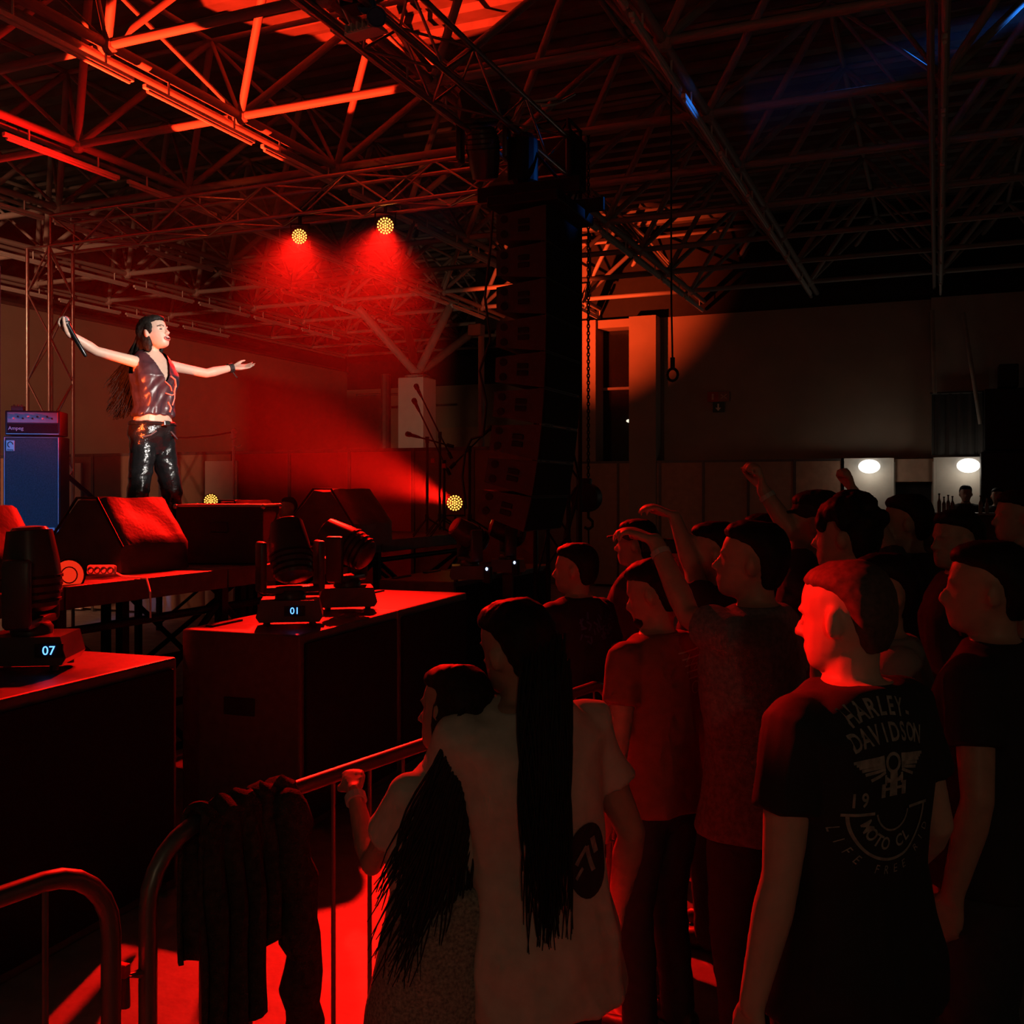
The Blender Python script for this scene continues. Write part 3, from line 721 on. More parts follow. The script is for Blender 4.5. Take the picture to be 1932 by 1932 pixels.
box_truss('truss_tower', 'truss tower standing behind the bass cabinet', (-10.05, 9.2, 0), (-10.05, 9.2, 4.85), .36, .55, vertical=True)
box_truss('truss_tower', 'dark truss tower behind the speaker hang', (-3.42, 9.25, 0), (-3.42, 9.25, 5.45), .34, .5, vertical=True, mesh=ROD_DARK)
o = thing('corner_block', 'black corner block joining the two stage trusses', 'truss corner', (-3.42, 9.22, TZ - .22))
MB().box((0, 0, .22), (.46, .46, .5), bev=.02).build('sleeve', M_BLACK, o)
for a in (-1, 1): MB().box((a * .235, 0, .22), (.02, .3, .3)).build('plate', M_BLACK, o)
# lamps under the front truss
moving_head('moving head light hanging under the front truss near its corner', at(912, 178, 8.5), R(30), R(20), R(20), 1.15, hang=True, lens=LENSR)
o = thing('blinder_lamp', 'pair of blue-glinting blinder lamps clamped to the front truss', 'stage light', at(672, 5, 6.25))
for k in range(2):
    c = RGT * (.07 + .065 * k) + Vector((0, 0, -.03 - .08 * k)) - FWD * .05
    MB().lathe(c, L(.35, -.9, -.25), [(-.12, .03), (-.05, .055), (.0, .062), (.0, .055), (-.01, .05)], 18).build('reflector', mat('blue_lit_lens', (.05, .12, .3), .12), o, smooth=True)  # blue light falling on the lenses is put into their colour
MB().box((0, 0, .03), (.16, .16, .16), bev=.02).build('housing', M_BLACK, o)
o = thing('hoist_bracket', 'pale ribbed bracket box under the front truss', 'bracket', at(690, 62, 6.45), HEAD + R(-30))
MB().box((0, 0, 0), (.26, .12, .025), bev=.005).build('plate', M_PANELW, o)
for k in range(5): MB().box((-.1 + .045 * k, -.03, .02), (.014, .1, .05)).build('rib', M_PANELW, o)
o = thing('cable_bundle', 'loose bright cable ends and clamps on the truss top', 'cable', at(1010, 190, 8.9))
for k in range(4):
    a = at(985 + 18 * k, 200 - 8 * (k % 2), 8.9) - o.location; MB().tube([a, a + L(.10, .05, .03), a + L(.22, .1, .05 + .02 * k)], .012, 6).build('clamp', M_WHITE if k < 3 else M_TRUSSDK, o)

# ================================================================== line array
la = thing('line_array', 'hanging black line array of nine stacked speaker cabinets', 'speaker array', (0, 0, 0))
top = at(1030, 385, 8.0); x_f, z_ = top.x, top.z; y0 = top.y; ang = 0.0; DEP, WID = .43, .86
px_ang = [0, 0, 0, .8, 1.5, 2.0, 2.6, 3.2, 3.8]
cabs = []
for k in range(9):
    ang += R(px_ang[k]); Rm = Matrix.Rotation(ang, 3, 'Y'); hf = .288
    pr = [(0, 0), (0, -hf), (-DEP, -hf + .045), (-DEP, -.045)]            # side view: front edge at x=0
    f = lambda a, b, y: Vector((x_f, y0 + y, z_)) + Rm @ Vector((a, 0, b))
    ring = lambda y: [f(a, b, y) for a, b in pr]
    c = MB().loft([ring(0), ring(WID)]).build('cabinet', M_ARRAY, la)
    g = MB(); g.loft([[f(.012, -.012, y), f(.012, -hf + .012, y), f(.0, -hf + .012, y), f(0, -.012, y)] for y in (.02, WID - .02)]); g.build('grille', M_GRILLE, c)
    yy = -.004
    for bz in (-.085, -.205):
        MB().lathe(f(-.36, bz, yy), (0, -1, 0), [(-.01, .032), (.004, .032), (.004, .024)], 14).build('rigging_hole', M_BLACK, c)
    for bz in (-.115, -.175):
        MB().box(f(-.19, bz, yy), (.10, .012, .042), Rm, bev=.006).build('handle_slot', M_BLACK, c)
    MB().box(f(-.035, -hf, yy + .015), (.02, .02, .1), Rm).build('link_plate', M_BLACK, c)
    nx = f(0, -hf - .004, 0); x_f, z_ = nx.x, nx.z
fr = MB().box((top.x - .2, y0 + WID / 2, top.z + .07), (.62, WID + .04, .09), bev=.012); fr.build('bumper_frame', M_BLACK, la)
for yy in (.12, WID - .12): MB().box((top.x - .2, y0 + yy, top.z + .17), (.9, .04, .12), bev=.01).build('spreader_bar', M_BLACK, la)
for ox in (-.42, .05): MB().tube([(top.x + ox, y0 + WID / 2, top.z + .2), (-3.24, y0 + WID / 2, TZ - .19)], .014, 8).build('chain', M_BLACK, la)
MB().lathe((-3.24, y0 + WID / 2, TZ - .62), (0, 0, 1), [(0, .09), (.05, .13), (.4, .13), (.45, .09)], 16).build('hoist_motor', M_BLACK, la)
# chain hoist and sling to the right
def hanging(name, label, px, py_top, py_bot, d, r):
    o = thing(name, label, name.split('_')[0], at(px, py_bot, d)); ln = (py_bot - py_top) / FPX * d
    z = 0; k = 0; mb = MB()
    while z < ln:
        rot = Matrix.Rotation(R(90) * (k % 2), 3, 'Z')
        mb.tube([rot @ Vector((.013 * math.cos(t * .785), 0, .022 * math.sin(t * .785))) + Vector((0, 0, z + .03)) for t in range(8)], r, 5, closed=True); z += .036; k += 1
    q = mb.build('link_chain', M_BLACK, o); return o, ln
o, ln = hanging('chain_hoist', 'black chain hoist with hook hanging in front of the partitions', 1110, 250, 928, 10.25, .0075)
MB().lathe((-.02, 0, -.06), (0, 1, .0), [(-.1, .10), (-.08, .145), (.08, .145), (.1, .10)], 20).box((-.02, 0, .1), (.1, .1, .08), bev=.02).build('motor', M_BLACK, o, smooth=True)
MB().tube([(0, 0, -.19), (0, 0, -.26), (.045, 0, -.30), (.045, 0, -.35), (0, 0, -.385), (-.04, 0, -.36)], .015, 8).build('hook', M_BLACK, o, smooth=True)
MB().tube([(-.14, 0, -.1), (-.22, 0, -.35), (-.30, 0, -.75), (-.34, 0, -.9)], .03, 8).build('cable', M_RUBBER, o)
MB().tube([(0, 0, -.36), (.01, 0, -.7), (.0, 0, -1.1)], .01, 6).build('tail_chain', M_BLACK, o)
o = thing('rope_sling', 'thin rope ending in a ring in front of the end wall', 'rope', at(1269, 697, 8.5))
MB().tube([(0, 0, .06), (-.01, 0, .55), (-.012, 0, 1.15), (-.012, 0, 2.6)], .009, 6).build('rope', M_RUBBER, o)
MB().tube([(0, 0, .0), (.0, 0, .1)], .02, 8).build('ferrule', M_RUBBER, o)
MB().tube([(.045 * math.cos(t * .524), 0, -.045 + .052 * math.sin(t * .524)) for t in range(12)], .012, 8, closed=True).build('ring', M_RUBBER, o, smooth=True)

# ================================================================== crowd barriers
M_BARR = mat('galvanised_tube', (.20, .19, .17), .38, metal=.75, var=.12)
BDIR = (RGT * .545 + FWD * .839).normalized(); BRZ = math.atan2(BDIR.y, BDIR.x)
def barrier(label, start, ln):
    o = thing('crowd_barrier', label, 'barrier', start, BRZ, group='crowd barriers')
    r, h = .16, 1.1; pts = [(0, 0, .05)]
    for k in range(7): a = R(180 - 15 * k); pts.append((r + r * math.cos(a), 0, h - r + r * math.sin(a)))
    for k in range(7): a = R(90 - 15 * k); pts.append((ln - r + r * math.cos(a), 0, h - r + r * math.sin(a)))
    pts.append((ln, 0, .05))
    MB().tube(pts, .021, 12).build('frame', M_BARR, o, smooth=True)
    MB().tube([(0, 0, .18), (ln, 0, .18)], .014, 8).build('bottom_rail', M_BARR, o)
    n = round(ln / .155)
    for k in range(1, n):
        x = ln * k / n; zt = h if r < x < ln - r else h - r + math.sqrt(max(0, r * r - (r - min(x, ln - x)) ** 2))
        MB().tube([(x, 0, .18), (x, 0, zt - .01)], .0065, 8).build('bar', M_BARR, o)
    for x in (.25, ln - .25): MB().tube([(x, -.28, .012), (x, -.1, .03), (x, 0, .18), (x, .1, .03), (x, .28, .012)], .014, 8).build('foot', M_BARR, o)
    MB().tube([(-.02, 0, .8), (-.06, 0, .81), (-.06, 0, .74)], .011, 8).build('hook', M_BARR, o)
    return o
def lat(a, d): return RGT * a + FWD * d
B2 = lat(-.835, 2.31); barrier('crowd barrier with a dark jacket draped over it', B2, 2.3)
B1 = lat(-.872, 2.19) - BDIR * 2.3; barrier('crowd barrier at the picture\'s lower left corner', B1, 2.3)
MB().box((0, 0, 0), (.03, .02, .03), bev=.004).build('red_clip', mat('red_tape', (.7, .03, .02), .6), None, loc=lat(-.868, 2.245) + Vector((0, 0, .83)))
tag(bpy.data.objects['red_clip'], 'small red plastic clip in the gap between the barriers', 'clip')

# jacket draped over the barrier
M_JACKET = mat('dark_fleece', (.055, .047, .038), .95, scale=50, var=.35, bump=.5, spec=.1)
o = thing('jacket', 'dark fleece jacket slung over the crowd barrier', 'jacket', B2, BRZ)
NU, prof = 46, []
def jacket_grid():
    vs = []; rows = []
    for iv in range(41):
        row = []; v = iv / 40
        for iu in range(NU + 1):
            u = iu / NU; x = .13 + .31 * u
            near = .50 + .07 * math.sin(u * 5) - (.10 if u > .62 else 0) + .05 * noise.noise(Vector((u * 4, 0, 3)))
            far = .38
            s_ = -far + (far + near) * v
            rr = .03
            fold = .022 * math.sin(u * 34 + .8 * math.sin(v * 5)) + .014 * noise.noise(Vector((u * 9, v * 4, 1)))
            if s_ < -rr: p = (x, rr + .006 + fold * min(1, (-s_) * 3), 1.1 + s_ + rr)
            elif s_ > rr: p = (x - .03 * v * (1 - u), -rr - .006 + fold * min(1, s_ * 4) - .03 * s_, 1.1 - s_ + rr)
            else:
                a = R(90) * s_ / rr; p = (x, -(rr + .004) * math.sin(a), 1.1 + (rr + .004) * math.cos(a) + .006 * math.sin(u * 30))
            row.append(p)
        rows.append(row)
    return rows
rows = jacket_grid(); mb = MB(); vs = [p for r_ in rows for p in r_]; W_ = NU + 1
mb.add(vs, [(i * W_ + j, i * W_ + j + 1, (i + 1) * W_ + j + 1, (i + 1) * W_ + j) for i in range(40) for j in range(NU)])
q = mb.build('body', M_JACKET, o, smooth=True); md = q.modifiers.new('thick', 'SOLIDIFY'); md.thickness = .012; md.offset = 1
sl = []
for k in range(14):
    t = k / 13; sl.append(Vector((.385 + .05 * t + .01 * math.sin(k * 1.7), -.055 - .02 * math.sin(t * 3) , 1.08 - .62 * t)))
MB().tube(sl, [.05 + .006 * math.sin(k * 2.1) for k in range(14)], 14, rnd=True).build('sleeve', M_JACKET, o, smooth=True)
MB().tube([sl[-1] + Vector((0, 0, .0)), sl[-1] + Vector((.004, 0, -.075))], [.047, .043], 14).build('cuff', mat('rib_cuff', (.025, .022, .02), .95), o, smooth=True)

# ================================================================== people
def remesh(mb, voxel, smooth_it=4, wrinkle=0, wfreq=9, seed=0, stretch=1.0):
    me = mb.mesh('shape'); o = bpy.data.objects.new('shape', me)
    m = o.modifiers.new('r', 'REMESH'); m.mode = 'VOXEL'; m.voxel_size = voxel; m.adaptivity = 0
    if smooth_it:
        s = o.modifiers.new('s', 'SMOOTH'); s.factor = .5; s.iterations = smooth_it
    r = evaluated(o)
    bpy.data.objects.remove(o); bpy.data.meshes.remove(me)
    if wrinkle:
        nrm = [v.normal.copy() for v in r.vertices]
        for v, n in zip(r.vertices, nrm):
            p = v.co; q = Vector((p.x * wfreq + seed, p.y * wfreq, p.z * wfreq * stretch))
            a = 1 - abs(noise.noise(q)) * 2
            v.co = p + n * wrinkle * (a + .4 * noise.noise(q * 2.3))
    r.materials.clear()
    r.polygons.foreach_set('use_smooth', [True] * len(r.polygons)); r.update()
    return r
def cut(me, pred):
    bm = bmesh.new(); bm.from_mesh(me); bmesh.ops.delete(bm, geom=[f for f in bm.faces if pred(f.calc_center_median())], context='FACES'); bm.to_mesh(me); bm.free()
def put(name, me, m, parent):
    me.name = name; me.materials.append(m); return link(name, me, parent)

M_SKIN = mat('skin', (.62, .38, .28), .5, scale=30, var=.06)
M_SKIN2 = mat('tanned_skin', (.50, .29, .20), .5, scale=30, var=.08)
M_HAIRD = mat('dark_hair', (.014, .010, .008), .6, scale=60, var=.4, spec=.2)
M_HAIRB = mat('brown_hair', (.030, .017, .012), .6, scale=60, var=.4, spec=.2)
M_JEANS = mat('dark_jeans', (.035, .038, .048), .85, scale=40)
M_SHOE = mat('black_shoe', (.02, .02, .02), .5)

def hand_shape(mb, wrist, d, n, side, pose, s=1.0):
    """hand from wrist along d; n = palm normal; side = +1 if the thumb lies towards d x n"""
    d = Vector(d).normalized(); n = Vector(n); n = (n - d * n.dot(d)).normalized(); x = d.cross(n) * side
    P = lambda a, b, c: wrist + (x * a + d * b + n * c) * s
    curl = {'open': (6, 8, 8), 'relaxed': (28, 32, 22), 'fist': (80, 95, 60), 'grip': (52, 58, 40), 'point': (10, 14, 10), 'spread': (10, 16, 12)}[pose]
    roots = [(.030, .088), (.010, .094), (-.011, .090), (-.030, .080)]; lens = [.070, .079, .073, .056]
    for k, ((rx, ry), ln) in enumerate(zip(roots, lens)):
        mb.tube([P(rx * .55, .0, 0), P(rx, ry * .6, 0), P(rx, ry, 0)], [.016 * s, .0145 * s, .0115 * s], 8, rnd=True)
        f = 1.0 + (.12 * k if pose in ('relaxed', 'grip') else 0); sp = (k - 1.5) * (-.10 if pose in ('open',) else (-.24 if pose == 'spread' else -.03))
        a = 0; p = Vector((rx, ry, 0)); pts = [P(*p)]
        for seg, c in zip((.45, .31, .24), curl):
            a += R(c * f); p = p + Vector((sp * -seg * ln * -1, math.cos(a) * seg * ln, math.sin(a) * seg * ln)); pts.append(P(*p))
        mb.tube(pts, [.0105 * s, .0098 * s, .0088 * s, .0072 * s], 8, rnd=True)
    mb.ell(P(0, .05, .003), (.001, .001, .001))
    if pose == 'fist': tp = [(.030, .02, .006), (.046, .05, .020), (.034, .078, .036), (.008, .085, .042)]
    elif pose == 'grip': tp = [(.028, .018, .008), (.05, .045, .026), (.05, .078, .045), (.04, .10, .055)]
    elif pose in ('open', 'spread'): tp = [(.026, .015, .004), (.055, .045, .012), (.078, .075, .018), (.088, .100, .018)]
    else: tp = [(.026, .015, .006), (.046, .045, .018), (.056, .075, .028), (.058, .098, .034)]
    mb.tube([P(*t) for t in tp], [.017 * s, .0145 * s, .0115 * s, .0085 * s], 8, rnd=True)
    return P

def person(label, px, d, top, yaw=45, head_yaw=None, pitch=0, roll=0, floor=0.0, female=False, arms=None, shirt='tee', m_shirt=None, m_legs=None, m_skin=None,
           hair='short', m_hair=None, vox=.010, lean=(0, 0), bulk=1.0, hem=.86, group='audience', stance=.10, seed=0, beard=False, legs_wrinkle=.004, hair_extra=None, shirt_wr=.006, foot_px=None):
    m_skin = m_skin or M_SKIN2; m_legs = m_legs or M_JEANS; m_hair = m_hair or M_HAIRD
    H = CAM_H - (top - HORIZON) / FPX * d - floor; s = H / 1.75; yaw = R(yaw); hy = yaw if head_yaw is None else R(head_yaw)
    base = at_z(px if foot_px is None else foot_px, floor, d)
    o = thing('person', label, 'person', base, HEAD, group=group)                 # local frame: x = camera right, y = away, z = up
    o['yaw'] = yaw
    Z = Matrix.Rotation(yaw, 3, 'Z'); ln = Vector((lean[0], lean[1], 0))
    def B(x, y, z): return Z @ Vector((x * s, y * s, z * s)) + ln * (max(0, z - .9) / .85)
    sh = (.165 if female else .190) * (0.5 + .5 * bulk)
    def torso(g, z0, z1):
        rs = []
        tab = [(.55, .170, .120, .0), (.80, .165, .115, .0), (.90, .175 if female else .168, .122, -.01), (1.0, .160, .118, 0), (1.10, .128 if female else .152, .098 if female else .105, .005), (1.22, .152 if female else .168, .118, .01),
               (1.32, .166 if female else .182, .122 if not female else .140, .012), (1.40, sh * .98, .105, 0), (1.455, sh * .78, .078, -.008), (1.50, .075, .062, -.012)]
        zs = sorted(set([z0, z1] + [t[0] for t in tab if z0 < t[0] < z1]))
        for z in zs:
            for a, b in zip(tab, tab[1:]):
                if a[0] <= z <= b[0]:
                    f = (z - a[0]) / (b[0] - a[0]); w, dp, yo = [a[k] + (b[k] - a[k]) * f for k in (1, 2, 3)]; break
            ex = max(0, .98 - z) * .16 if g == .018 else 0; w = w * bulk + g + ex; dp = dp * bulk + g + ex; ring = []
            for q in range(20):
                an = 2 * math.pi * q / 20; cx, sx = math.cos(an), math.sin(an)
                ring.append(B(w * math.copysign(abs(cx) ** .8, cx), yo + dp * math.copysign(abs(sx) ** .85, sx), z))
            rs.append(ring)
        return rs
    body = MB(); body.loft(torso(0, .87, 1.50))
    HR = Matrix.Rotation(hy, 3, 'Z') @ Matrix.Rotation(R(roll), 3, 'Y') @ Matrix.Rotation(R(pitch), 3, 'X')
    hc = B(0, .0, 1.635) + Matrix.Rotation(hy, 3, 'Z') @ Vector((0, .022 * s, 0))
    def Hd(x, y, z): return hc + HR @ (Vector((x, y, z)) * s)
    def hell(mb, c, r, extra=None): mb.ell(Hd(*c), [q * s for q in r], HR if extra is None else HR @ extra, n=18, m=12)
    body.tube([B(0, -.015, 1.44), B(0, -.005, 1.52), Hd(0, -.025, -.045)], [.062 * s * (.88 if female else 1), .056 * s * (.86 if female else 1), .056 * s * (.9 if female else 1)], 14, rnd=True)
    def hring(z, f, b, w, n=20):
        cy = (f + b) / 2 - .008; ring = []
        for q in range(n):
            a = 2 * math.pi * q / n; sn = math.sin(a); y = cy + (f - cy if sn > 0 else cy - b) * sn
            ring.append(Hd(w * math.copysign(abs(math.cos(a)) ** .9, math.cos(a)), y, z))
        return ring
    HP = [(-.119, .062, .012, .022), (-.110, .080, -.005, .038), (-.096, .087, -.030, .050), (-.074, .088, -.062, .061), (-.048, .087, -.086, .068), (-.022, .086, -.102, .073), (.0, .081, -.110, .075), (.018, .086, -.113, .0765), (.05, .084, -.112, .076), (.08, .072, -.104, .069), (.104, .048, -.086, .053), (.117, .015, -.058, .03)]
    body.loft([hring(*h) for h in HP])
    body.tube([Hd(0, .080, .012), Hd(0, .097, -.014), Hd(0, .105, -.031)], [.0075 * s, .0095 * s, .0125 * s], 8, rnd=True)
    for q in (-1, 1):
        hell(body, (q * .011, .095, -.034), (.0095, .011, .0075))
        hell(body, (q * .083, -.018, -.010), (.012, .020, .033), Matrix.Rotation(q * R(-22), 3, 'Z'))
        hell(body, (q * .022, .083, .021), (.022, .008, .006))
    hell(body, (0, .087, -.061), (.021, .009, .0055)); hell(body, (0, .085, -.073), (.018, .010, .0065))
    # legs
    legs = MB(); shoes = MB(); joints = []
    for q in (-1, 1):
        hp, kn, an = B(q * .088, 0, .90), B(q * (stance * .95), .03, .49), B(q * (stance + .01), -.01, .09)
        body.tube([hp, kn, an], [.070 * s * bulk, .048 * s * bulk, .036 * s], 12, rnd=True)
        legs.tube([B(q * .085, 0, .92), B(q * .09, .01, .75), kn, B(q * stance, .005, .28), an - Vector((0, 0, .03 * s))], [.098 * s * bulk, .098 * s * bulk, .072 * s, .066 * s, .062 * s], 14, rnd=True)
        shoes.tube([an + Z @ Vector((0, -.05, 0)) * s - Vector((0, 0, .045 * s)), an + Z @ Vector((0, .06, 0)) * s - Vector((0, 0, .045 * s)), an + Z @ Vector((0, .16, 0)) * s - Vector((0, 0, .056 * s))], [.044 * s, .046 * s, .034 * s], 12, rnd=True)
    lr = torso(.022 if hem > .95 else .008, .80, 1.0); cc = sum(lr[0], Vector()) / len(lr[0])
    lr[0] = [cc + (p - cc) * .55 - Vector((0, 0, .03 * s)) for p in lr[0]]; lr[1] = [Vector((cc.x, cc.y, p.z)) + (p - Vector((cc.x, cc.y, p.z))) * .97 for p in lr[1]] if len(lr) > 2 else lr[1]; legs.loft(lr)
    # arms
    arms = arms or {}; sleeves = MB(); info = {}
    for q, key in ((-1, 'L'), (1, 'R')):
        A = arms.get(key, {})
        S = B(q * sh * .93, 0, 1.415)
        if 'elbow' in A: E_ = S + Vector(A['elbow'])
        else: E_ = S + Z @ Vector((q * .07, -.03, -.285)) * s
        if 'wrist' in A: W = E_ + Vector(A['wrist'])
        else: W = E_ + Z @ Vector((q * .0, .06, -.25)) * s
        t = female and .86 or 1.0
        mid = S.lerp(E_, .45); fm = E_.lerp(W, .28)
        body.tube([S, mid, E_, fm, W], [.056 * s * t * bulk, .049 * s * t * bulk, .040 * s * t, .043 * s * t, .028 * s * t], 12, rnd=True)
        hd = Vector(A.get('dir', (W - E_))).normalized(); pn = Vector(A.get('palm', Z @ Vector((-q, .2, 0))))
        thumb = 1 if (hd.cross(pn)).dot(Vector(A.get('thumb', Z @ Vector((0, 1, 0))))) > 0 else -1
        P = hand_shape(body, W + hd * .008, hd, pn, thumb, A.get('pose', 'relaxed'), s * (.93 if female else 1.0))
        info[key] = dict(S=S, E=E_, W=W, hd=hd, P=P, pn=pn)
        fr = {'tee': .55, 'long': 1.0, 'none': 0}[shirt]
        in_ = S + Z @ Vector((-q * .05, 0, .0)) * s
        if shirt != 'none': sleeves.ell(S + Z @ Vector((-q * .012, 0, .0)) * s, [.068 * s * bulk] * 3)
        if shirt == 'tee': sleeves.tube([in_, S, S.lerp(E_, .30), S.lerp(E_, fr)], [.070 * s * bulk, .068 * s * t * bulk, .066 * s * t * bulk, .068 * s * t * bulk], 14)
        elif shirt == 'long': sleeves.tube([in_, S, mid, E_, fm, W], [.076 * s, .074 * s * t, .068 * s * t, .058 * s * t, .056 * s * t, .042 * s * t], 14)
    me = remesh(body, vox, 3); put('body', me, m_skin, o)
    # clothing
    top_s = MB(); top_s.loft(torso(.018, hem, 1.495)); top_s.v += []
    for i_, f_ in enumerate(sleeves.f): pass
    top_s.add(sleeves.v, sleeves.f)
    me = remesh(top_s, vox * 1.1, 4, shirt_wr, 7, seed, .55)
    inv = Z.inverted()
    if shirt == 'none': cut(me, lambda c: False)
    sh_o = put('shirt', me, m_shirt or mat('black_tee', (.02, .02, .021), .85, scale=40), o)
    me = remesh(legs, vox * 1.3, 6, legs_wrinkle, 10, seed + 5, 1.6); put('trousers', me, m_legs, o)
    me = remesh(shoes, vox * 1.3, 2); put('shoes', me, M_SHOE, o)
    # hair
    hm = MB()
    HH = [(-.078, -.046, -.092, .046), (-.055, -.034, -.106, .062), (-.02, -.026, -.119, .079), (.02, -.008, -.124, .085), (.05, .022, -.124, .0855), (.072, .074, -.119, .082), (.09, .082, -.110, .076), (.108, .068, -.094, .062), (.126, .025, -.066, .034)]
    if hair:
        k = -.0055 if hair == 'crop' else .003 if hair == 'short' else .004
        hm.loft([hring(z + (k * .6 if z > .1 else 0), f + k, b - k, w + k) for z, f, b, w in HH])
        if hair == 'curly':
            rr = random.Random(seed)
            for q_ in range(70):
                a, b = rr.uniform(0, 6.28), rr.uniform(.1, 1.6); hell(hm, (.092 * math.cos(a) * math.sin(b), -.03 + .10 * math.sin(a) * math.sin(b), .03 + .105 * math.cos(b)), (.026, .026, .026))
        if hair == 'long':
            for q in (-1, 1): hell(hm, (q * .070, -.03, -.03), (.022, .045, .09))
        me = remesh(hm, vox, 2, .0015 if hair == 'crop' else .003, 40, seed); put('hair', me, m_hair, o)
    if hair == 'cap':
        cp = MB(); hell(cp, (0, -.018, .055), (.088, .102, .080)); cp.prism([(-.07, 0), (-.06, .06), (0, .085), (.06, .06), (.07, 0)], Hd(0, .07, .045), HR @ Vector((1, 0, 0)) * s, HR @ Vector((0, 1, -.15)) * s, HR @ Vector((0, 0, 1)), .012 * s)
        me = remesh(cp, vox * .9, 2); put('cap', me, mat('dark_cap', (.02, .02, .022), .8), o)
    if beard:
        bm_ = MB(); hell(bm_, (0, .052, -.088), (.050, .044, .034)); hell(bm_, (0, .02, -.07), (.062, .05, .03)); put('beard', remesh(bm_, vox, 2), m_hair, o)
    o['s'] = s
    return dict(o=o, s=s, B=B, Hd=Hd, HR=HR, Z=Z, info=info, shirt=sh_o, H=H, hell=hell, hring=hring, HH=HH)

def strands(P, roots, path, n, r0, mt, seed=0, name='long_hair', seg=9):
    """many tapering locks; roots(i)->point, path(i, t, root)->point"""
    mb = MB()
    for i in range(n):
        a = roots(i); pts = [path(i, k / seg, a) for k in range(seg + 1)]
        mb.tube(pts, [r0 * (1 - .75 * (k / seg) ** 2) for k in range(seg + 1)], 5)
    o = mb.build(name, mt, P['o'], smooth=True); o['kind'] = 'stuff'; return o
def band(P, key, f, m, name='wristband', r=.034):
    i = P['info'][key]; c = i['E'].lerp(i['W'], f); t = (i['W'] - i['E']).normalized()
    MB().lathe(c - t * .01, t, [(0, r * P['s']), (.02, r * P['s'])], 14).build(name, m, P['o'])

# ------------------------------------------------------------------ the singer
M_LEATHER = mat('black_leather', (.012, .011, .012), .22, scale=18, var=.2, bump=.25, spec=.6)
M_SATIN = mat('plum_satin_vest', (.040, .026, .036), .36, scale=20, var=.25, spec=.5)
M_PALE = mat('pale_skin', (.72, .47, .36), .45, scale=30, var=.04)
S = person('woman singing with arms spread wide in leather trousers', 288, 7.0, 598, yaw=-124, head_yaw=-108, bulk=.88, pitch=14, floor=DZ, female=True, shirt='none', m_shirt=M_SATIN, m_legs=M_LEATHER, m_skin=M_PALE, hair=None,
           vox=.006, hem=1.045, group='performers', stance=.15, seed=3, legs_wrinkle=.005, shirt_wr=.012,
           arms={'R': dict(elbow=(-.185, -.19, .045), wrist=(-.125, -.13, .095), dir=(-.55, -.25, .8), palm=(.75, -.1, .65), thumb=(0, -1, .4), pose='grip'),
                 'L': dict(elbow=(.20, .19, -.03), wrist=(.15, .15, .06), dir=(.9, .3, .10), palm=(-.15, -.55, .8), thumb=(-.3, -.2, 1), pose='open')})
s_, B, Hd = S['s'], S['B'], S['Hd']
ZI = S['Z'].inverted()
def vneck(c):
    q = ZI @ c / s_; return q.y > .02 and q.z > 1.27 and abs(q.x) < (q.z - 1.27) * .42
cut(S['shirt'].data, vneck)
def armhole(c):
    q = ZI @ c / s_; return abs(q.x) > .118 and q.z > 1.33 and abs(q.x) > .165 - (q.z - 1.33) * .25
cut(S['shirt'].data, armhole)
S['shirt'].name = 'vest'
S['shirt'].data.update()
for v in S['shirt'].data.vertices:                                   # soft diagonal satin folds
    q = ZI @ v.co / s_; k = min(1, max(0, (1.36 - q.z) * 6)); n = v.normal
    v.co += n * .0075 * k * (math.sin((q.z * .9 + q.x * 1.3) * 62 + 2 * math.sin(q.z * 14)) * .6 + .5 * math.sin((q.z * .5 - q.x * 1.1) * 41))
# red print on the vest front
fr = MB()
bvh = BVHTree.FromPolygons([v.co.copy() for v in S['shirt'].data.vertices], [tuple(p.vertices) for p in S['shirt'].data.polygons])
def onfront(a, b, off=.004):
    org = B(a, .6, b); h = bvh.ray_cast(org, S['Z'] @ Vector((0, -1, 0)))
    return (h[0] + S['Z'] @ Vector((0, off, 0))) if h[0] else B(a, .15, b)
for pts, w in ((((.02, 1.32), (.06, 1.30), (.09, 1.25)), .012), (((.085, 1.27), (.075, 1.22), (.085, 1.17), (.07, 1.12)), .012), (((.0, 1.2), (.05, 1.19), (.08, 1.2)), .010), (((.03, 1.14), (.06, 1.10), (.05, 1.07)), .012), (((-.02, 1.28), (.03, 1.25), (.05, 1.22)), .009)):
    P3 = [onfront(-a - .01, b) for a, b in pts]; fr.tube(P3, w * .5, 6)
fr.build('vest_print', mat('salmon_print', (.75, .22, .16), .6), S['o'], smooth=True)
MB().tube([B(.165 * math.cos(t * .2618) , -.0 + .128 * math.sin(t * .2618), .985) for t in range(24)], .014, 8, closed=True).build('belt', M_LEATHER, S['o'])
MB().box(B(.0, .142, .985), (.05, .05, .035), S['Z'], bev=.006).build('buckle', M_CHROME, S['o'])
for q in (-1, 1):
    MB().tube([B(q * .06, .125, .93), B(q * .10, .115, .90), B(q * .145, .08, .885)], .006, 6).build('pocket_seam', mat('seam_shine', (.10, .10, .11), .2), S['o'])
